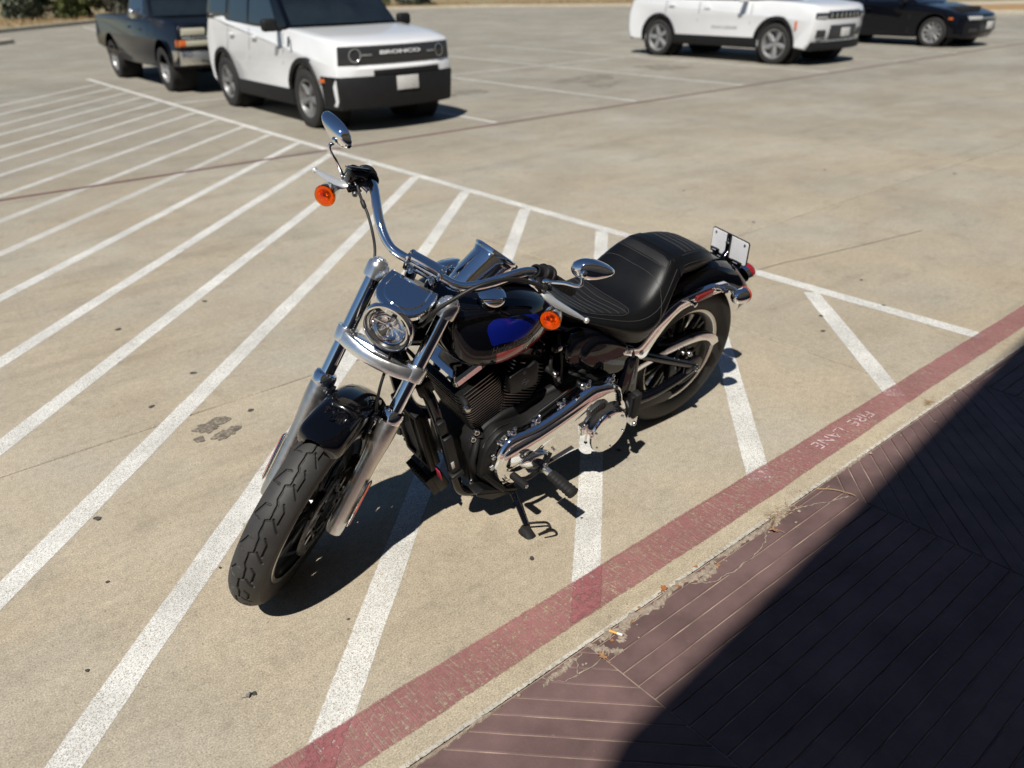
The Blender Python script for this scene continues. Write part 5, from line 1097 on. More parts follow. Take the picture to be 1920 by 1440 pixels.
part('regulator', [rbox((1.155, -0.010, 0.200), (0.045, 0.135, 0.095), 0.008, rotm('Y', R(28)))]+[rbox(np.array([1.155, -0.010, 0.200])+rotm('Y', R(28))@np.array([0.030, y_, 0]), (0.030, 0.005, 0.090), 0.002, rotm('Y', R(28)), 1) for y_ in np.linspace(-0.06, 0.06, 11)], satin_black, bike)
part('downtube_cover', [rbox((1.188, 0.148, 0.405), (0.034, 0.024, 0.165), 0.007, rotm('Y', R(15))), rbox((1.226, 0.144, 0.525), (0.030, 0.022, 0.055), 0.006, rotm('Y', R(15))), rbox((1.166, 0.150, 0.315), (0.048, 0.034, 0.018), 0.005, rotm('Y', R(15)))], plastic_black, bike)
part('white_label', [rbox((1.186, 0.1605, 0.365), (0.011, 0.0012, 0.030), 0.0004, rotm('Y', R(15)))], decal_white, bike)
vb = part('horn', [rbox((1.155, -0.155, 0.300), (0.060, 0.045, 0.055), 0.008), lathe([(0.0, 0), (0.022, 0), (0.024, 0.006), (0.020, 0.012), (0, 0.014)], (1.187, -0.155, 0.300), (1, 0, 0), 24), rbox((1.150, -0.150, 0.262), (0.05, 0.06, 0.010), 0.003)], satin_black, bike)
for y_ in (-0.175, -0.135): bolt(vb, (1.172, y_, 0.262), (1, 0, -0.2), 0.006, 0.010, satin_black)
part('oil_hose', [tube([(1.060, 0.118, 0.395), (1.085, 0.140, 0.360), (1.092, 0.142, 0.320), (1.075, 0.138, 0.275), (1.055, 0.128, 0.250)], 0.0105, 12, 5), lathe([(0.016, 0), (0.017, 0.004), (0.017, 0.020), (0.013, 0.024)], (1.050, 0.110, 0.398), (0.4, 0.8, -0.2), 20)], rubber, bike)
for q in ((1.070, 0.425), (1.082, 0.402), (1.075, 0.215)): bolt(cr_, (q[0], 0.118, q[1]), (0.3, 1, 0), 0.011, 0.012, steel)
part('wire_loom', [tube([(1.285, 0.07, 0.74), (1.262, 0.118, 0.64), (1.235, 0.128, 0.56), (1.205, 0.122, 0.46)], 0.006, 8, 5), tube([(1.30, 0.05, 0.76), (1.275, 0.10, 0.66), (1.24, 0.11, 0.55)], 0.005, 8, 5), rbox((1.262, 0.10, 0.66), (0.05, 0.02, 0.05), 0.005, rotm('Y', R(20)))], cable_black, bike)
# ---- foot controls
part('front_mount_plate', [prism(round_poly([(1.112, 0.226), (1.080, 0.232), (1.01, 0.196), (0.93, 0.166), (0.92, 0.150), (1.04, 0.166), (1.100, 0.208)], 0.006), 0.148, 0.196, 0.005)], satin_black, bike)
part('shift_lever', [tube([(0.865, 0.235, 0.262), (0.90, 0.238, 0.250), (0.94, 0.240, 0.248), (0.985, 0.242, 0.272), (1.006, 0.243, 0.296)], 0.0085, 12, 5, 1.0), tube([(0.865, 0.235, 0.262), (0.845, 0.236, 0.285), (0.835, 0.236, 0.31)], 0.007, 10, 3), lathe([(0.013, 0), (0.013, 0.02), (0, 0.022)], (0.865, 0.222, 0.262), Y, 18)], satin_black, bike)
rib = []
for k in range(10): rib += [(0.0135, k*0.006), (0.0135, k*0.006+0.003), (0.0122, k*0.006+0.0038), (0.0122, k*0.006+0.0055)]
part('shift_peg', [lathe([(0, 0), (0.009, 0)]+[(r, h+0.004) for r, h in rib]+[(0.0135, 0.066), (0.011, 0.069), (0, 0.069)], (1.004, 0.240, 0.298), unit((-0.10, 1, -0.02)), 24)], rubber, bike)
bolt(bike, np.array([1.004, 0.240, 0.298])+unit((-0.10, 1, -0.02))*0.069, unit((-0.10, 1, -0.02)), 0.007, 0.003, steel)
part('shift_rod_boot', tube([(1.066, 0.165, 0.272), (1.030, 0.190, 0.232), (0.998, 0.205, 0.200)], [0.011, 0.0105, 0.009], 12, 4), satin_black, bike)
PG0 = np.array([0.882, 0.262, 0.284]); PGD = unit((-0.10, 1, -0.10))
pm = part('peg_mount', [rbox((0.882, 0.240, 0.282), (0.036, 0.055, 0.030), 0.009), tube([(0.89, 0.150, 0.225), (0.888, 0.19, 0.25), (0.884, 0.235, 0.28)], 0.013, 12, 3), tube([(0.882, 0.20, 0.262), (0.93, 0.19, 0.215), (0.97, 0.18, 0.19)], 0.010, 10, 3)], gloss_black, bike)
def foot_peg(o, d, L, name, up=np.array([0, 0, 1.0])):
    d = unit(d); sx_ = unit(np.cross(d, up)); u_ = np.cross(sx_, d); rings = []
    N = 22
    for k in range(2*14+2):
        t = k/(2*14+1); h = 0.006+t*(L-0.006); r = (0.0215 if (k//2) % 2 == 0 else 0.0198)*(0.86+0.16*t)
        if k == 2*14+1: r *= 0.9
        a = np.arange(N)*2*PI/N
        rings.append(o+d*h+np.outer(np.cos(a)*r*1.08, sx_)+np.outer(np.sign(np.sin(a))*np.abs(np.sin(a))**0.75*r*0.86, u_))
    return part(name, loft(rings), rubber, bike, ang=30)
part('peg_clevis', [rbox(PG0+PGD*0.012, (0.022, 0.040, 0.018), 0.004, np.stack([unit(np.cross(PGD, (0, 0, 1))), PGD, unit(np.cross(unit(np.cross(PGD, (0, 0, 1))), PGD))], 1))], polished, pm)
bolt(pm, PG0+np.array([0.0, 0.004, 0.016]), (0, 0.1, 1), 0.008, 0.005, steel)
foot_peg(PG0+PGD*0.028, PGD, 0.112, 'rider_peg')
# passenger peg folded up against its bracket
QD = unit((0.18, 0.12, 1)); Q0 = np.array([0.432, 0.232, 0.285])
pq = part('passenger_peg_arm', [tube([(0.395, 0.150, 0.320), (0.405, 0.185, 0.300), (0.425, 0.225, 0.280)], 0.014, 12, 4), rbox((0.395, 0.160, 0.315), (0.06, 0.02, 0.05), 0.008)], satin_black, bike)
part('passenger_peg_clevis', [rbox(Q0+QD*0.004, (0.028, 0.030, 0.040), 0.005)], polished, pq)
bolt(pq, Q0+np.array([0.004, 0.016, -0.006]), Y, 0.009, 0.006, steel)
pg_ = [rbox(Q0+QD*0.085, (0.034, 0.030, 0.128), 0.008, axes(QD))]
pp = part('passenger_peg', pg_, rubber, bike)
for k in range(10): part('peg_rib', rbox(Q0+QD*(0.036+k*0.011)+np.array([0.016, 0.006, 0]), (0.008, 0.026, 0.0055), 0.001, axes(QD), 1), rubber, pp)
part('passenger_peg_bolt_plate', [rbox((0.385, 0.166, 0.330), (0.032, 0.012, 0.032), 0.006)], satin_black, pq)
bolt(pq, (0.385, 0.172, 0.330), Y, 0.010, 0.008, satin_black)
# side stand
ss = part('side_stand', [tube([(0.925, 0.120, 0.180), (0.935, 0.165, 0.158), (0.950, 0.235, 0.122), (0.962, 0.298, 0.090)], [0.014, 0.0115, 0.0105, 0.010], 14, 4), tube([(0.945, 0.13, 0.175), (0.952, 0.19, 0.150), (0.958, 0.235, 0.126)], 0.007, 8, 3)], gloss_black, bike)
part('stand_foot', [loft([np.array([(0.966+q[0]*s_, 0.312+q[1]*s_+dy, z+q[1]*s_*0.0-(q[1]*s_)*0.18) for q in round_poly([(-0.024, -0.026), (0.024, -0.026), (0.022, 0.030), (0.006, 0.042), (-0.018, 0.034)], 0.008)]) for s_, z, dy in ((0.95, 0.0590, 0), (1.0, 0.062, 0), (1.0, 0.068, 0), (0.88, 0.074, 0), (0.45, 0.086, -0.012))])], rubber, ss, ang=30)
part('stand_loop', [tube([(0.962, 0.296, 0.096), (0.930, 0.318, 0.102), (0.900, 0.335, 0.098), (0.905, 0.352, 0.088), (0.945, 0.345, 0.075)], 0.0042, 8, 5), tube([(0.915, 0.350, 0.088), (0.892, 0.362, 0.082), (0.895, 0.380, 0.076), (0.935, 0.366, 0.070)], 0.0042, 8, 5)], satin_black, ss)
# ---- right side: exhaust and air cleaner (they show in the shadow and from other sides)
part('exhaust', [tube([(1.115, -0.10, 0.56), (1.150, -0.15, 0.52), (1.150, -0.19, 0.42), (1.08, -0.205, 0.30), (0.92, -0.21, 0.24), (0.60, -0.215, 0.235)], 0.024, 16, 5), tube([(0.80, -0.10, 0.56), (0.82, -0.16, 0.50), (0.80, -0.20, 0.38), (0.70, -0.212, 0.28), (0.60, -0.215, 0.26)], 0.024, 16, 5)], gloss_black, bike)
part('muffler', [lathe([(0.026, 0), (0.042, 0.06), (0.045, 0.10), (0.045, 0.60), (0.040, 0.66), (0.030, 0.665), (0.028, 0.62)], (0.58, -0.222, 0.245), unit((-1, -0.01, 0.06)), 32), lathe([(0.024, 0), (0.036, 0.05), (0.038, 0.10), (0.038, 0.55), (0.034, 0.60), (0.026, 0.605), (0.024, 0.57)], (0.58, -0.228, 0.325), unit((-1, -0.01, 0.07)), 32)], gloss_black, bike)
part('air_cleaner', [lathe([(0.0, 0.02), (0.07, 0.02), (0.082, 0.05), (0.082, 0.085), (0.074, 0.098), (0, 0.104)], (0.925, -0.10, 0.60), -Y, 40)], satin_black, bike)
part('right_peg', [lathe([(0, 0), (0.019, 0), (0.020, 0.11), (0.016, 0.118), (0, 0.118)], (0.885, -0.245, 0.28), -Y, 20)], rubber, bike)
# ================================================================ PARKED VEHICLES
car_white = mat('white_car_paint', (0.74, 0.75, 0.76), 0.25, 0.0, coat=0.8, var=(2, 0.03))
car_blue = mat('dark_blue_car_paint', (0.004, 0.005, 0.009), 0.35, 0.0, coat=0.6, spec=0.1, var=(6, 0.3))
car_black = mat('black_car_paint', (0.003, 0.0035, 0.006), 0.3, 0.0, coat=0.6, spec=0.1)
cladding = mat('black_cladding', (0.010, 0.010, 0.011), 0.6, spec=0.3, var=(12, 0.2))
car_glass = mat('car_glass', (0.006, 0.010, 0.016), 0.03, 0.0, coat=1.0, spec=0.8)
screen_glass = mat('windscreen_glass', (0.010, 0.014, 0.016), 0.04, 0.0, coat=1.0, spec=0.7, var=(1.4, 0.8))
wheel_grey = mat('wheel_grey', (0.22, 0.22, 0.22), 0.45, 0.4, var=(20, 0.2)); wheel_silver = mat('wheel_silver', (0.36, 0.36, 0.36), 0.45, 0.5)
lamp_white = mat('car_lamp', (0.60, 0.60, 0.58), 0.12, 0.3, coat=1.0, bump=(60, 0.5, 0.004)); lamp_yellowed = mat('yellowed_lamp', (0.52, 0.50, 0.38), 0.2, 0.2, coat=1.0, bump=(60, 0.5, 0.004))
bumper_chrome = mat('dull_chrome_bumper', (0.80, 0.78, 0.73), 0.28, 1.0, rvar=(8, 0.1)); plate_paper = mat('number_plate', (0.62, 0.61, 0.58), 0.5, spots=(90, 0.56, (0.25, 0.25, 0.30), 0.05), coord='Object')
lamp_grey = mat('lamp_grey', (0.30, 0.31, 0.32), 0.2, 0.4, coat=0.8)
side_marker = mat('side_marker', (0.55, 0.12, 0.02), 0.25, coat=0.5); well_black = mat('wheel_well', (0.006, 0.006, 0.006), 0.9); seam_mat = mat('panel_gap', (0.03, 0.03, 0.03), 0.8)
car_tyre = mat('car_tyre', (0.022, 0.021, 0.020), 0.8, bump=(60, 0.3, 0.003))
def arch(cx_, cz_, r, z_end, n=14):
    a0 = math.asin((z_end-cz_)/r); return [(cx_+r*math.cos(a), cz_+r*math.sin(a)) for a in np.linspace(PI-a0, a0, n)]
def build_car(name, label, cat, loc, heading, S, group=None):
    root = empty(name, Matrix.Translation((loc[0], loc[1], 0)) @ Matrix.Rotation(R(heading), 4, 'Z'), label, cat, group)
    w, wb, r = S['w'], S['wb'], S['r']; xf = S['xf']; xr = S['xr']; zb = S['belt']
    def D(V):
        V = V.copy(); y = V[:, 1]/w; x = V[:, 0]; z = V[:, 2]
        f = np.clip((x-(xf-0.75))/0.75, 0, 1); b = np.clip(((xr+0.6)-x)/0.6, 0, 1)
        V[:, 1] *= 1-S.get('nose', 0.10)*f**2.2-0.07*b**2; V[:, 1] *= 1-0.07*np.clip((z-0.75)/(zb-0.75+1e-6), 0, 1.2)**2-0.04*np.clip((0.55-z)/0.3, 0, 1)
        V[:, 0] -= S.get('bow', 0.12)*f*np.abs(y)**2.6; V[:, 0] += 0.06*b*np.abs(y)**2.6
        return V
    def yprism(P, y0, y1, ny=14, bev=0.03):
        P = np.asarray(P, float); P = P if area(P) > 0 else P[::-1]; ys = np.linspace(y0+bev, y1-bev, ny); rings = []
        mk = lambda ins, y: np.stack([(q := (inset(P, ins) if ins > 0 else P))[:, 0], np.full(len(P), y), q[:, 1]], 1)
        rings = [mk(bev, y0), mk(bev*0.3, y0+bev*0.3)]+[mk(0, y) for y in ys]+[mk(bev*0.3, y1-bev*0.3), mk(bev, y1)]
        return loft(rings)
    low = S['profile_front']+S['profile_top']+S['profile_rear']
    ar = S.get('arch', r+0.075); sill = S['sill']
    poly = low+arch(-wb, r, ar, sill+0.02)[::1]+[(-wb+ar+0.05, sill), (-ar-0.05, sill)]+arch(0, r, ar, sill+0.02)
    body = part('body', yprism(poly, -w, w), S['paint'], root, D, ang=32)
    part('underbody', [rbox((-wb/2, 0, sill+0.16), (wb-2*ar-0.1, 2*w-0.30, 0.30), 0.02), rbox((-wb/2, 0, 0.62), (wb+0.9, 2*w-0.9, 0.5), 0.02)], well_black, root)
    for s_ in (1, -1):
        for cx_ in (0, -wb):
            part('wheel_well', lathe([(ar+0.005, 0.0), (ar+0.005, 0.34), (0, 0.34)], (cx_, s_*(w-0.06), r), -Y*s_, 28, cap=False), well_black, root)
    # greenhouse
    gp = S['cabin']; gz0, gz1 = min(p[1] for p in gp), max(p[1] for p in gp); wt = S['roof_w']
    def yw(z): return (w-0.075)+(wt-(w-0.075))*np.clip((z-gz0)/(gz1-gz0), 0, 1)
    def G(V):
        V = V.copy(); V[:, 1] = V[:, 1]*yw(V[:, 2]); fy = np.abs(V[:, 1]/w); V[:, 0] -= np.where(V[:, 0] > S['cab_mid'], 0.10, -0.05)*fy**2.4; return V
    part('cabin', yprism(gp, -1.0, 1.0, 12, 0.03), S['cabin_paint'], root, G, ang=32)
    def sidepane(P, nm, m, off=0.006):
        P = round_poly(P, 0.03, 3)
        for s_ in (1, -1):
            a = np.stack([P[:, 0], s_*(yw(P[:, 1])+off), P[:, 1]], 1); b = np.stack([P[:, 0], s_*(yw(P[:, 1])-0.01), P[:, 1]], 1)
            for q in (a, b): q[:, 0] -= np.where(q[:, 0] > S['cab_mid'], 0.10, -0.05)*(np.abs(q[:, 1])/w)**2.4*1.0
            part(nm, loft([b, a]), m, root, ang=30)
    for P in S['panes']: sidepane(P, 'side_window', car_glass)
    # windscreen
    (x0, z0), (x1, z1) = S['screen']; rows = []
    for t in np.linspace(0, 1, 6):
        x, z = x0+(x1-x0)*t, z0+(z1-z0)*t; n_ = unit((z1-z0, 0, -(x1-x0))); n_ = n_ if n_[0] > 0 else -n_
        rows.append([np.array([x-0.10*(abs(y_)*yw(z)/w)**2.4, y_*(yw(z)-0.05), z])+n_*0.008 for y_ in np.linspace(-1, 1, 13)])
    part('windscreen', loft(rows, closed=False), screen_glass, root, ang=60)
    # wheels
    wm = wheel_mesh(r, S['rim_r'], S['spokes'], S['spoke_w']); tm = car_tyre_mesh(r, S['rim_r'])
    for k, (cx_, s_) in enumerate(((0, 1), (0, -1), (-wb, 1), (-wb, -1))):
        M = Matrix.Translation((cx_, s_*(w-0.115-S.get('tuck', 0.0)), r)) @ Matrix.Rotation(0 if s_ > 0 else PI, 4, 'Z') @ Matrix.Rotation(0.4*k, 4, 'Y')
        wheel = place('wheel', wm, root, M); wheel.data.materials.clear(); wheel.data.materials.append(S['rim_mat'])
        place('tyre', tm, wheel, Matrix.Identity(4))
    # panel gaps and handles on both sides
    for s_ in (1, -1):
        for x, za, zb_ in S['gaps']:
            part('panel_gap', [(D(np.array([(x-0.005, s_*(w+0.0015), za), (x+0.005, s_*(w+0.0015), za), (x+0.005, s_*(w+0.0015), (za+zb_)/2), (x-0.005, s_*(w+0.0015), (za+zb_)/2), (x+0.005, s_*(w+0.0015), zb_), (x-0.005, s_*(w+0.0015), zb_)])), [(0, 1, 2, 3), (3, 2, 4, 5)])], seam_mat, root, smooth=False)
        for x, z in S['handles']:
            V, F = rbox((x, s_*(w+0.012), z), (0.17, 0.03, 0.035), 0.01); part('door_handle', (D(V), F), S['paint'] if S.get('handle_paint', True) else cladding, root)
        mx_, mz_ = S['mirror']; V = [rbox((mx_, s_*(w+0.10), mz_), (0.11, 0.20, 0.15), 0.04, seg=3), rbox((mx_, s_*(w-0.01), mz_-0.05), (0.06, 0.12, 0.05), 0.015)]
        part('wing_mirror', V, S['mirror_mat'], root)
    if S.get('clad', True):
        for s_ in (1, -1):
            for cx_ in (0, -wb):
                a = np.linspace(R(-8), R(188), 26); ro, ri = ar+0.055, ar-0.012; rings = []
                for q in a:
                    c, sn = math.cos(q), math.sin(q); rings.append(np.array([(cx_+ri*c, s_*(w-0.05), r+ri*sn), (cx_+ri*c, s_*(w+0.015), r+ri*sn), (cx_+(ro-0.01)*c, s_*(w+0.020), r+(ro-0.01)*sn), (cx_+ro*c, s_*(w+0.006), r+ro*sn), (cx_+ro*c, s_*(w-0.05), r+ro*sn)]))
                part('arch_trim', [(D(np.concatenate(rings)), loft(rings)[1])], cladding, root, ang=40)
            V, F = rbox((-wb/2, s_*(w-0.01), sill+0.085), (wb-2*ar+0.06, 0.06, 0.20), 0.02); part('sill_trim', (D(V), F), cladding, root)
    return root, D
def wheel_mesh(r, rr, ns, sw_):
    sh = [lathe([(rr, -0.10), (rr+0.012, 0.085), (rr+0.012, 0.100), (rr-0.006, 0.100), (rr-0.020, 0.080), (rr-0.03, -0.02), (0.07, -0.03), (0.0, -0.03)], (0, 0, 0), Y, 36), lathe([(0.075, 0.0), (0.07, 0.055), (0.03, 0.068), (0, 0.068)], (0, 0, 0), Y, 20)]
    for k in range(ns): sh.append(spoke(2*PI*k/ns, 0.05, rr-0.002, sw_, sw_*0.7, 0.050, 0.070, 0.03, 0.022))
    return mesh_from('wheel', sh, wheel_grey, 35)
def car_tyre_mesh(r, rr):
    return mesh_from('tyre', [lathe([(rr-0.01, -0.105), (rr+0.03, -0.115), (r-0.05, -0.118), (r-0.012, -0.105), (r, -0.08), (r, 0.08), (r-0.012, 0.105), (r-0.05, 0.118), (rr+0.03, 0.115), (rr+0.006, 0.100), (rr-0.01, 0.095)], (0, 0, 0), Y, 44)], car_tyre, 35)

# ---- boxy white SUV at the end of the hatched zone
S = dict(w=0.895, wb=2.67, r=0.355, xf=0.90, xr=-3.50, belt=1.17, paint=car_white, cabin_paint=gloss_black, nose=0.09, bow=0.15, sill=0.25,
  profile_front=[(0.455, 0.30), (0.80, 0.28), (0.87, 0.36), (0.885, 0.60), (0.895, 0.73), (0.865, 0.77), (0.860, 0.98), (0.840, 1.01), (0.78, 1.035)],
  profile_top=[(0.35, 1.09), (-0.30, 1.145), (-0.42, 1.155), (-0.55, 1.13), (-1.65, 1.15), (-2.55, 1.19), (-2.65, 1.25), (-3.30, 1.26), (-3.42, 1.22)],
  profile_rear=[(-3.48, 0.95), (-3.50, 0.60), (-3.46, 0.34), (-3.25, 0.30), (-3.115, 0.30)],
  cabin=[(-0.36, 1.12), (-0.98, 1.685), (-1.10, 1.735), (-2.30, 1.775), (-3.20, 1.745), (-3.30, 1.70), (-3.42, 1.20)], roof_w=0.70, cab_mid=-1.8, screen=((-0.40, 1.175), (-0.955, 1.665)),
  panes=[[(-0.72, 1.18), (-1.10, 1.62), (-1.62, 1.64), (-1.62, 1.18)], [(-1.70, 1.18), (-1.70, 1.64), (-2.40, 1.65), (-2.48, 1.20)], [(-2.60, 1.28), (-2.54, 1.64), (-3.16, 1.62), (-3.24, 1.28)]],
  rim_r=0.225, spokes=5, spoke_w=0.038, rim_mat=wheel_grey, gaps=[(-0.56, 0.40, 1.10), (-1.66, 0.40, 1.12), (-2.44, 0.80, 1.14)], handles=[(-1.48, 1.02), (-2.28, 1.03)], handle_paint=True, mirror=(-0.62, 1.19), mirror_mat=cladding)
sv, D = build_car('compact_suv', 'boxy white SUV with black roof parked nose-out beside the hatched zone', 'SUV', (5.68, 9.80), -91.2, S)
V, F = rbox((0.868, 0, 0.885), (0.05, 1.70, 0.215), 0.02, seg=2)
def sub_y(V0, V1, z0, z1, x0, x1, bow_n=16):
    ys = np.linspace(V0, V1, bow_n); e = min(0.03, (z1-z0)*0.25); rings = [np.array([(x0, y_, z0), (x1-e*1.3, y_, z0), (x1-e*0.3, y_, z0+e*0.5), (x1, y_, z0+e*1.4), (x1, y_, z1-e), (x1-e*0.3, y_, z1-e*0.3), (x1-e, y_, z1), (x0, y_, z1)]) for y_ in ys]; return loft(rings)
def ypart(nm, root, D, m, y0, y1, z0, z1, x0, x1): 
    V, F = sub_y(y0, y1, z0, z1, x0, x1); return part(nm, (D(V), F), m, root, ang=35)
g_ = ypart('grille', sv, D, lamp_dark, -0.86, 0.86, 0.770, 0.985, 0.80, 0.886)
V, F = text_mesh('BRONCO', 0.092, 0.004, bold=0.003); V = np.stack([0.890+V[:, 2], V[:, 0]*1.62, 0.905+V[:, 1]*0.62], 1); part('grille_lettering', (D(V), F), car_white, g_, smooth=False)
for s_ in (1, -1):
    part('headlight', [(D(lathe([(0.066, 0), (0.078, 0.0), (0.080, 0.010), (0.070, 0.012), (0.066, 0.008)], (0.888, s_*0.66, 0.885), (1, 0, 0), 28)[0]), lathe([(0.066, 0), (0.078, 0.0), (0.080, 0.010), (0.070, 0.012), (0.066, 0.008)], (0.888, s_*0.66, 0.885), (1, 0, 0), 28)[1])], lamp_grey, sv)
    V, F = rbox((0.890, s_*0.50, 0.885), (0.012, 0.14, 0.022), 0.004); part('running_light', (D(V), F), lamp_grey, sv)
    V, F = rbox((0.55, s_*0.905, 0.60), (0.12, 0.02, 0.045), 0.006); part('side_marker', (D(V), F), side_marker, sv)
    V, F = rbox((-0.36, s_*0.903, 1.0), (0.04, 0.012, 0.12), 0.004); part('fender_vent', (D(V), F), cladding, sv)
ypart('lower_bumper', sv, D, cladding, -0.90, 0.90, 0.27, 0.650, 0.50, 0.915); ypart('bumper_insert', sv, D, cladding, -0.42, 0.62, 0.64, 0.715, 0.70, 0.908)
V, F = rbox((0.926, 0.05, 0.55), (0.012, 0.31, 0.16), 0.004); part('number_plate', (V, F), plate_paper, sv)
part('roof_rack', [tube([(-1.2, s_*0.66, 1.80), (-1.8, s_*0.66, 1.815), (-2.9, s_*0.66, 1.80)], 0.016, 8, 3) for s_ in (1, -1)], cladding, sv)
# ---- dark pickup behind it
S = dict(w=0.99, wb=3.10, r=0.365, xf=0.98, xr=-4.40, belt=1.12, paint=car_blue, cabin_paint=car_blue, nose=0.05, bow=0.10, sill=0.36,
  profile_front=[(0.46, 0.42), (0.80, 0.42), (0.86, 0.50), (0.90, 0.66), (0.92, 0.90), (0.90, 1.04), (0.84, 1.09)],
  profile_top=[(0.3, 1.13), (-0.35, 1.16), (-0.46, 1.15), (-1.9, 1.13), (-1.95, 1.13), (-4.28, 1.13), (-4.38, 1.10)],
  profile_rear=[(-4.40, 0.75), (-4.36, 0.56), (-3.56, 0.52)],
  cabin=[(-0.40, 1.12), (-1.00, 1.76), (-1.15, 1.80), (-1.75, 1.80), (-1.86, 1.74), (-1.93, 1.12)], roof_w=0.70, cab_mid=-1.3, screen=((-0.44, 1.17), (-0.985, 1.73)),
  panes=[[(-0.80, 1.17), (-1.08, 1.70), (-1.72, 1.71), (-1.80, 1.17)]], rim_r=0.215, spokes=6, spoke_w=0.045, rim_mat=wheel_silver, gaps=[(-0.46, 0.46, 1.10), (-1.84, 0.46, 1.10), (-1.95, 0.42, 1.10)], handles=[(-1.66, 0.98)], mirror=(-0.66, 1.22), mirror_mat=bumper_chrome, clad=False, arch=0.44)
pk, D = build_car('pickup_truck', 'dark blue pickup truck with chrome front bumper parked behind the boxy white SUV', 'truck', (5.78, 15.10), -91.0, S)
part('load_bed', [rbox((-3.15, 0, 1.02), (2.2, 1.60, 0.24), 0.01)], well_black, pk)
ypart('front_bumper', pk, D, bumper_chrome, -0.985, 0.985, 0.46, 0.68, 0.60, 0.99); ypart('grille', pk, D, lamp_dark, -0.80, 0.80, 0.72, 1.03, 0.80, 0.940); ypart('grille_bar', pk, D, bumper_chrome, -0.93, 0.93, 0.855, 0.90, 0.80, 0.962)
for k in range(5):
    ypart('grille_slat', pk, D, cladding, -0.55, 0.55, 0.735+k*0.06+(0.05 if k > 1 else 0), 0.752+k*0.06+(0.05 if k > 1 else 0), 0.85, 0.952)
for s_ in (1, -1):
    ypart('headlight', pk, D, lamp_yellowed, s_*0.74-0.19, s_*0.74+0.19, 0.905, 1.025, 0.80, 0.966); ypart('parking_lamp', pk, D, lamp_yellowed, s_*0.70-0.18, s_*0.70+0.18, 0.745, 0.845, 0.80, 0.962); ypart('side_marker', pk, D, side_marker, s_*0.925-0.05, s_*0.925+0.05, 0.745, 0.845, 0.78, 0.964)
ypart('bumper_slot', pk, D, well_black, -0.45, 0.45, 0.48, 0.53, 0.9, 0.995)
# ---- large white SUV across the aisle
S = dict(w=0.985, wb=3.09, r=0.385, xf=0.95, xr=-4.15, belt=1.16, paint=car_white, cabin_paint=gloss_black, nose=0.09, bow=0.14, sill=0.30,
  profile_front=[(0.49, 0.33), (0.76, 0.30), (0.86, 0.42), (0.90, 0.60), (0.93, 0.82), (0.925, 0.96), (0.87, 1.06), (0.78, 1.10)],
  profile_top=[(0.3, 1.15), (-0.30, 1.18), (-0.50, 1.17), (-1.8, 1.17), (-3.2, 1.20), (-3.9, 1.20), (-4.05, 1.14)],
  profile_rear=[(-4.12, 0.85), (-4.12, 0.55), (-4.06, 0.36), (-3.9, 0.33), (-3.57, 0.33)],
  cabin=[(-0.42, 1.14), (-1.15, 1.70), (-1.35, 1.76), (-2.6, 1.80), (-3.7, 1.74), (-4.02, 1.18)], roof_w=0.72, cab_mid=-2.0, screen=((-0.46, 1.20), (-1.12, 1.68)),
  panes=[[(-0.85, 1.20), (-1.30, 1.64), (-1.95, 1.68), (-1.95, 1.20)], [(-2.05, 1.20), (-2.05, 1.68), (-2.85, 1.68), (-2.95, 1.22)], [(-3.05, 1.24), (-2.97, 1.67), (-3.55, 1.62), (-3.75, 1.26)]],
  rim_r=0.27, spokes=5, spoke_w=0.05, rim_mat=wheel_silver, gaps=[(-0.62, 0.42, 1.12), (-1.98, 0.42, 1.14), (-2.92, 0.9, 1.16)], handles=[(-1.78, 1.06), (-2.75, 1.08)], mirror=(-0.75, 1.22), mirror_mat=car_white)
jp, D = build_car('large_suv', 'large white SUV with slatted grille parked across the drive aisle', 'SUV', (16.20, 10.0), -91.0, S)
g_ = ypart('grille', jp, D, cladding, -0.60, 0.60, 0.84, 0.99, 0.85, 0.948)
for k in range(7): ypart('grille_slot', jp, D, bumper_chrome, -0.56+k*0.165, -0.56+k*0.165+0.045, 0.855, 0.98, 0.86, 0.956)
for s_ in (1, -1):
    ypart('headlight', jp, D, lamp_dark, s_*0.78-0.17, s_*0.78+0.17, 0.86, 0.965, 0.80, 0.952); ypart('running_light', jp, D, lamp_white, s_*0.80-0.13, s_*0.80+0.13, 0.872, 0.90, 0.82, 0.958)
    ypart('fog_recess', jp, D, lamp_dark, s_*0.74-0.11, s_*0.74+0.11, 0.52, 0.66, 0.75, 0.935)
    V, F = rbox((0.52, s_*0.99, 0.74), (0.04, 0.03, 0.16), 0.008); part('side_marker', (D(V), F), side_marker, jp)
    V, F = text_mesh('GRAND CHEROKEE', 0.075, 0.002); V = np.stack([-1.25+V[:, 0]*s_*-1.0, s_*(0.992+V[:, 2]), 0.66+V[:, 1]], 1); part('door_badge', (D(V), F), lamp_white, jp, smooth=False)
    V, F = rbox((-4.05, s_*0.86, 1.04), (0.16, 0.16, 0.09), 0.02); part('tail_lamp', (D(V), F), red_lens, jp)
ypart('lower_grille', jp, D, lamp_dark, -0.48, 0.48, 0.50, 0.74, 0.75, 0.945); ypart('chin', jp, D, cladding, -0.95, 0.95, 0.28, 0.44, 0.5, 0.925); ypart('chin_trim', jp, D, bumper_chrome, -0.7, 0.7, 0.44, 0.475, 0.7, 0.93)
V, F = rbox((-4.10, 0, 0.42), (0.10, 1.80, 0.20), 0.03); part('rear_valance', (D(V), F), cladding, jp)
V, F = rbox((0.957, 0.02, 0.60), (0.012, 0.31, 0.16), 0.004); part('number_plate', (V, F), plate_paper, jp)
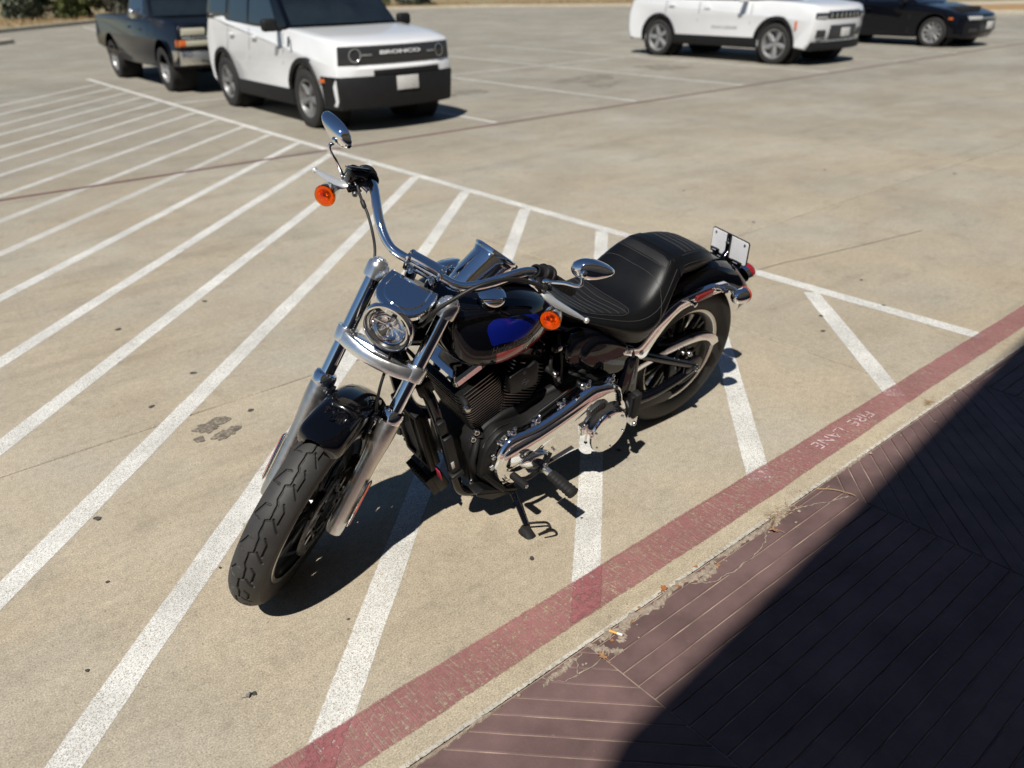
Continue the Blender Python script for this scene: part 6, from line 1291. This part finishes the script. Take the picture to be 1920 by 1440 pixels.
# ---- black saloon beyond it
S = dict(w=0.90, wb=2.70, r=0.325, xf=0.90, xr=-3.75, belt=0.95, paint=car_black, cabin_paint=car_black, nose=0.16, bow=0.20, sill=0.20,
  profile_front=[(0.42, 0.22), (0.80, 0.20), (0.88, 0.30), (0.90, 0.52), (0.88, 0.64), (0.80, 0.72)],
  profile_top=[(0.3, 0.82), (-0.35, 0.93), (-0.50, 0.94), (-1.8, 0.95), (-2.9, 1.00), (-3.5, 1.02), (-3.66, 0.98)],
  profile_rear=[(-3.74, 0.70), (-3.70, 0.30), (-3.5, 0.24), (-3.13, 0.24)],
  cabin=[(-0.42, 0.90), (-1.25, 1.36), (-1.60, 1.415), (-2.2, 1.41), (-3.3, 1.02), (-3.3, 0.96)], roof_w=0.62, cab_mid=-1.7, screen=((-0.46, 0.95), (-1.22, 1.345)),
  panes=[[(-0.90, 0.98), (-1.38, 1.31), (-1.85, 1.345), (-1.85, 0.98)], [(-1.93, 0.98), (-1.93, 1.345), (-2.35, 1.31), (-2.85, 1.04)]], rim_r=0.225, spokes=10, spoke_w=0.026, rim_mat=wheel_silver, gaps=[(-0.62, 0.30, 0.92), (-1.88, 0.30, 0.94)], handles=[(-1.70, 0.83), (-2.65, 0.86)], mirror=(-0.78, 1.0), mirror_mat=car_black, clad=False)
cv, D = build_car('saloon_car', 'black saloon car parked beyond the large white SUV', 'car', (22.0, 9.55), -91.0, S)
for s_ in (1, -1):
    ypart('headlight', cv, D, lamp_white, s_*0.62-0.20, s_*0.62+0.20, 0.60, 0.685, 0.70, 0.905)
    V, F = rbox((0.46, s_*0.89, 0.63), (0.11, 0.04, 0.045), 0.008); part('side_marker', (D(V), F), side_marker, cv)
    ypart('fog_lamp', cv, D, lamp_dark, s_*0.66-0.12, s_*0.66+0.12, 0.34, 0.42, 0.70, 0.915)
ypart('grille', cv, D, bumper_chrome, -0.42, 0.42, 0.62, 0.66, 0.75, 0.918); ypart('lower_grille', cv, D, lamp_dark, -0.45, 0.45, 0.34, 0.50, 0.75, 0.915)
V, F = rbox((0.925, 0.0, 0.48), (0.012, 0.31, 0.16), 0.004); part('number_plate', (V, F), plate_paper, cv)
# ================================================================ SURROUNDINGS
dry_grass = mat('dry_grass_bank', (0.26, 0.205, 0.11), 0.95, var=(3, 0.3), bump=(25, 0.8, 0.03), spots=(1.2, 0.56, (0.12, 0.14, 0.045), 0.12), coord='Object')
kerb_mat = concrete_mat('kerb_concrete', (0.47, 0.41, 0.31), speck=False, rnd=False); mulch = mat('mulch', (0.33, 0.21, 0.10), 0.95, var=(8, 0.3), bump=(30, 0.8, 0.03))
# far planting bank with its kerb (left and centre), and a raised island nose at far left
def raised(name, P, h, m, kind=None, parent=None):
    P = np.array(P, float); P = P if area(P) > 0 else P[::-1]; q = inset(P, 0.02)
    return part(name, loft([np.concatenate([P, np.full((len(P), 1), -0.02)], 1), np.concatenate([P, np.full((len(P), 1), h-0.015)], 1), np.concatenate([q, np.full((len(P), 1), h)], 1)], cap0=False), m, parent, kind=kind, smooth=False)
KL = [(-60, -26.0), (-20, 13.0), (0.5, 32.8), (6.4, 39.3), (11.9, 45.3), (20, 47.3), (27.5, 46.0), (33, 42.6), (38.3, 34.7), (39.5, 27), (38.4, 21), (37.2, 15.5), (38.5, 13.2), (48, 5.0), (75, -14)]
def offset_line(P, d):
    P = np.array(P, float); T = np.gradient(P, axis=0); T /= np.linalg.norm(T, axis=1)[:, None]; return P+np.stack([-T[:, 1], T[:, 0]], 1)*d
K2 = [tuple(q) for q in offset_line(KL, 0.16)]
raised('kerb', KL+K2[::-1], 0.15, kerb_mat, 'structure')
bank = raised('grass_bank', K2+[(300, -14), (300, 400), (-300, 400), (-300, -26)], 0.13, dry_grass, 'structure')
raised('kerb_island', round_poly([(-30, 6), (3.6, 29.4), (5.8, 32.2), (4.6, 31.9), (-32, 9)], 0.8, 6), 0.14, kerb_mat, 'structure')
isl = raised('island_mulch', round_poly([(-30.1, 6.3), (3.4, 29.5), (5.3, 31.8), (4.5, 31.7), (-32, 8.8)], 0.7, 6), 0.155, mulch, 'structure')
raised('mulch_bed', [(38.9, 20.6), (37.8, 15.8), (38.9, 13.6), (48, 5.7), (60, -2.5), (66, 6), (46, 20.5), (41, 24)], 0.145, mulch, 'structure')
raised('path', [(42.5, 18.6), (62, 4.5), (64, 7.5), (44.5, 21.0)], 0.16, kerb_mat, 'structure')

# ---- shrubs and trees: stems plus crowns of many small leaf blades in clumps
def leaf_mat(name, c1, c2):
    m = bpy.data.materials.new(name); m.use_nodes = True; n = m.node_tree.nodes; l = m.node_tree.links; b = n['Principled BSDF']
    b.inputs['Roughness'].default_value = 0.6; t = n.new('ShaderNodeTexNoise'); t.inputs['Scale'].default_value = 2.4; t.inputs['Detail'].default_value = 6
    tc = n.new('ShaderNodeTexCoord'); l.new(tc.outputs['Object'], t.inputs['Vector']); r = n.new('ShaderNodeMapRange'); r.inputs[1].default_value = 0.35; r.inputs[2].default_value = 0.65; l.new(t.outputs[0], r.inputs[0])
    mx = n.new('ShaderNodeMix'); mx.data_type = 'RGBA'; mx.inputs[6].default_value = (*c1, 1); mx.inputs[7].default_value = (*c2, 1); l.new(r.outputs[0], mx.inputs[0]); l.new(mx.outputs[2], b.inputs['Base Color'])
    return m
leaf_green = leaf_mat('shrub_leaf_green', (0.035, 0.055, 0.012), (0.10, 0.11, 0.028)); leaf_grey = leaf_mat('shrub_leaf_grey', (0.085, 0.085, 0.06), (0.17, 0.165, 0.12)); leaf_sage = leaf_mat('shrub_leaf_sage', (0.06, 0.08, 0.055), (0.14, 0.16, 0.11))
bark = mat('bark', (0.09, 0.07, 0.05), 0.9, var=(12, 0.4), bump=(30, 0.8, 0.01))
def leaves(c, rad, n, size, clumps=26, seed=0):
    rs = np.random.RandomState(seed); cc = []
    while len(cc) < clumps:
        p = rs.uniform(-1, 1, 3)
        if 0.30 < np.linalg.norm(p) < 1: cc.append(p*0.86)
    cc = np.array(cc); k = rs.randint(0, clumps, n); g = rs.normal(0, 1, (n, 3)); g /= np.linalg.norm(g, axis=1)[:, None]
    P = cc[k]+g*(rs.uniform(0.05, 1, (n, 1))**0.5)*rs.uniform(0.18, 0.34, clumps)[k][:, None]
    P = P*np.asarray(rad)+np.asarray(c); a = rs.normal(0, 1, (n, 3)); a /= np.linalg.norm(a, axis=1)[:, None]; b = np.cross(a, rs.normal(0, 1, (n, 3))); b /= np.linalg.norm(b, axis=1)[:, None]+1e-9
    s = size*rs.uniform(0.6, 1.3, (n, 1)); V = np.stack([P-a*s, P+b*s*0.45, P+a*s, P-b*s*0.45], 1).reshape(-1, 3); V[:, 2] = np.maximum(V[:, 2], 0.1)
    return V, [(4*i, 4*i+1, 4*i+2, 4*i+3) for i in range(n)]
def shrub(name, label, loc, rad, m, n, size, seed, cat='shrub', group=None, trunk=0.0):
    rt = empty(name, Matrix.Translation((loc[0], loc[1], 0.1)), label, cat, group)
    rs = random.Random(seed); st = []
    hz_ = trunk+rad[2]
    if trunk > 0: st.append(tube([(0, 0, -0.1), (0.05, 0.02, trunk*0.5), (0, 0.05, trunk+rad[2]*0.5)], [0.16, 0.13, 0.06], 10, 4))
    for k in range(9):
        a = rs.uniform(0, 2*PI); e = rs.uniform(0.4, 0.85); z0 = trunk*0.8
        st.append(tube([(0, 0, z0-0.1 if trunk == 0 else z0), (math.cos(a)*rad[0]*e*0.4, math.sin(a)*rad[1]*e*0.4, trunk+rad[2]*0.5), (math.cos(a)*rad[0]*e, math.sin(a)*rad[1]*e, trunk+rad[2]*rs.uniform(0.8, 1.5))], [0.045, 0.03, 0.01], 6, 4))
    part('trunk', st, bark, rt)
    V, F = leaves((0, 0, rad[2]*0.78 if trunk == 0 else trunk+rad[2]), rad, n, size, 44, seed); part('crown', (V, F), m, rt, smooth=False, fix=False)
    return rt
g = 'shrubs on the far planting bank'
shrub('shrub', 'sage green shrub at the left end of the far planting bank', (9.3, 48.6), (1.5, 1.4, 1.5), leaf_sage, 9000, 0.11, 3, group=g)
shrub('shrub', 'dense dark green shrub in the middle of the left planting bank', (11.3, 48.1), (1.7, 1.5, 1.8), leaf_green, 12000, 0.11, 4, group=g)
shrub('shrub', 'silvery grey shrub on the far bank next to the pickup truck', (13.6, 48.1), (1.6, 1.5, 1.7), leaf_grey, 10000, 0.11, 5, group=g)
shrub('shrub', 'pale grey shrub on the bank seen just above the pickup bed', (16.0, 48.6), (1.6, 1.5, 1.6), leaf_grey, 9000, 0.11, 6, group=g)
shrub('shrub', 'low green shrub on the far bank right of the boxy SUV roof', (28.6, 48.0), (1.9, 1.6, 1.3), leaf_green, 8000, 0.11, 8, group=g)
shrub('shrub', 'low sage shrub farthest right on the far bank', (31.0, 46.6), (1.6, 1.4, 1.1), leaf_sage, 7000, 0.11, 9, group=g)
shrub('tree', 'leafy tree with its trunk standing behind the black saloon', (47.2, 24.2), (2.4, 2.4, 2.0), leaf_green, 9000, 0.13, 12, 'tree', None, 2.0)
shrub('shrub', 'round green shrub behind the windscreen of the black saloon', (42.5, 22.6), (1.3, 1.2, 1.2), leaf_green, 6500, 0.10, 13)
# dry grass blades on the bank and along broken pavement edge
def blades(n, pts, h, w_, seed, m, name, label=None, lean=0.5):
    rs = np.random.RandomState(seed); V = []; F = []
    for i in range(n):
        x, y, z = pts(rs); a = rs.uniform(0, 2*PI); hh = h*rs.uniform(0.4, 1.2); ll = lean*hh*rs.uniform(0.3, 2.0); ww = w_*rs.uniform(0.6, 1.3); b = rs.uniform(0, 2*PI)
        c_, s_ = math.cos(a), math.sin(a); k = len(V)
        V += [(x-s_*ww, y+c_*ww, z), (x+s_*ww, y-c_*ww, z), (x+c_*ll*0.45+s_*ww*0.7, y+s_*ll*0.45-c_*ww*0.7, z+hh*0.65), (x+c_*ll*0.45-s_*ww*0.7, y+s_*ll*0.45+c_*ww*0.7, z+hh*0.65), (x+c_*ll, y+s_*ll, z+hh)]
        F += [(k, k+1, k+2, k+3), (k+3, k+2, k+4)]
    o = part(name, (np.array(V), F), m, None, smooth=False, fix=False, kind='stuff')
    if label: o['label'] = label; o['category'] = 'grass'
    return o
straw = mat('straw', (0.34, 0.23, 0.12), 0.9, var=(20, 0.35))
def on_bank(rs):
    t = rs.uniform(0, 1); i = rs.randint(1, 9); a, b = np.array(K2[i]), np.array(K2[i+1]); p = a+(b-a)*t; n_ = np.array([-(b-a)[1], (b-a)[0]]); n_ = n_/np.linalg.norm(n_); p = p+n_*rs.uniform(0.1, 5); return p[0], p[1], 0.12
blades(9000, on_bank, 0.22, 0.012, 21, straw, 'bank_grass', 'short dry grass covering the far planting bank')
def tuft_a(rs): return 2.155+rs.normal(0, 0.035), 1.163+rs.normal(0, 0.008), 0.0
blades(260, tuft_a, 0.007, 0.0007, 22, straw, 'dry_grass_tuft', 'flattened straw tuft in the broken pavement edge nearer the camera', 3.2)
def tuft_b(rs): return 3.352+rs.normal(0, 0.022), 1.198+rs.normal(0, 0.008), 0.0
blades(130, tuft_b, 0.006, 0.0007, 23, straw, 'dry_grass_tuft', 'small straw tuft on the gutter joint by the stencilled kerb', 3.2)
# litter on the pavement edge
paper = mat('cigarette_paper', (0.72, 0.70, 0.66), 0.8); filt = mat('cigarette_filter', (0.62, 0.36, 0.10), 0.8); ash = mat('ash', (0.16, 0.15, 0.14), 0.95); leaf_dead = mat('dead_leaf', (0.34, 0.19, 0.09), 0.8, var=(60, 0.35)); leaf_rust = mat('rusty_leaf', (0.27, 0.10, 0.03), 0.8, var=(60, 0.35))
c0 = np.array([1.298, 1.157, 0.0085]); cd_ = unit((0.40, -0.91, 0.0))
cg = empty('cigarette_butt', Matrix.Identity(4), 'cigarette butt with orange filter lying at the broken pavement edge', 'cigarette')
part('filter', lathe([(0, 0), (0.0038, 0), (0.0038, 0.024), (0, 0.024)], c0, cd_, 14), filt, cg); part('paper', lathe([(0.0038, 0.024), (0.0037, 0.040), (0, 0.040)], c0, cd_, 14), paper, cg); part('ash_tip', lathe([(0.0034, 0.040), (0.0030, 0.043), (0, 0.044)], c0, cd_, 12), ash, cg)
def dead_leaf(loc, L, rot, m, label, lobes=5):
    rt = empty('dry_leaf', Matrix.Translation(loc) @ Matrix.Rotation(rot, 4, 'Z'), label, 'leaf')
    n = 40; P = []
    for k in range(n):
        a = 2*PI*k/n; rr = L*0.5*(0.62+0.26*math.cos(lobes*a)+0.12*math.cos(a)); P.append((rr*math.cos(a)*1.25, rr*math.sin(a)))
    P = np.array(P); z = lambda q: 0.004+0.006*np.abs(q[:, 1])/L*2+0.004*np.sin(q[:, 0]/L*5)
    up = np.stack([P[:, 0], P[:, 1], z(P)], 1); mid = np.stack([P[:, 0]*0.5, P[:, 1]*0.5, z(P*0.5)+0.001], 1)
    part('blade', [loft([up-np.array([0, 0, 0.0008]), up, mid])], m, rt); part('leaf_stem', tube([(-L*0.3, 0, 0.004), (-L*0.7, 0.004, 0.004), (-L*1.0, 0.010, 0.003)], 0.0008, 6, 3), m, rt)
    return rt
dead_leaf((1.552, 1.170, 0.004), 0.026, 0.4, leaf_rust, 'rust coloured dry leaf on the crumbled mortar'); dead_leaf((1.214, 1.100, 0.004), 0.028, 1.9, leaf_dead, 'tan lobed dry leaf below the cigarette butt'); dead_leaf((0.405, 1.62, 0.003), 0.017, 0.2, ash, 'tiny grey curled leaf on bare concrete near the red line', 3)
dead_leaf((2.06, 1.115, 0.004), 0.03, 2.4, leaf_dead, 'tan dry leaf beside the straw tuft on the pavement')
tw = part('twig', tube([(2.39, 1.158, 0.004), (2.43, 1.115, 0.006), (2.452, 1.06, 0.006), (2.455, 1.04, 0.004)], [0.0022, 0.002, 0.0016, 0.001], 6, 4), straw, None); tag(tw, 'thin pale twig lying across the stained pavement boards', 'twig')

# ================================================================ BUILDING BEHIND THE CAMERA (throws the shade on the pavement)
stucco = mat('stucco_wall', (0.30, 0.26, 0.21), 0.9, var=(1.5, 0.08), bump=(40, 0.5, 0.004)); dark_glass = mat('shopfront_glass', (0.02, 0.025, 0.03), 0.03, 0.0, coat=1.0, spec=0.8); trim_dark = mat('shopfront_frame', (0.03, 0.03, 0.03), 0.4, 0.5)
Hb = 6.0; sh = Hb/math.tan(SUN_EL); dx, dy = math.cos(SUN_AZ)*sh, math.sin(SUN_AZ)*sh
line = [(0.60, 0.745), (0.962, 0.858), (1.060, 0.893), (4.395, 1.205), (12.0, 1.93)]
line = [(-14, -4.0)]+[(-1.5, 0.08)]+line
edge = [(a+dx, b+dy) for a, b in line]
bl = empty('shop_building', Matrix.Identity(4), 'tan stucco shop building behind the pavement casting the dark shade', 'building')
back = [(edge[-1][0]+4, -22), (edge[0][0], -22)]
rp = np.array(edge+[(edge[-1][0]+4, edge[-1][1])]+back); rp = rp if area(rp) > 0 else rp[::-1]
part('parapet', loft([np.concatenate([rp, np.full((len(rp), 1), 5.0)], 1), np.concatenate([rp, np.full((len(rp), 1), Hb)], 1)]), stucco, bl, smooth=False)
wl_ = inset(rp, 1.2); part('wall', loft([np.concatenate([wl_, np.full((len(wl_), 1), 0)], 1), np.concatenate([wl_, np.full((len(wl_), 1), 4.99)], 1)]), stucco, bl, smooth=False)
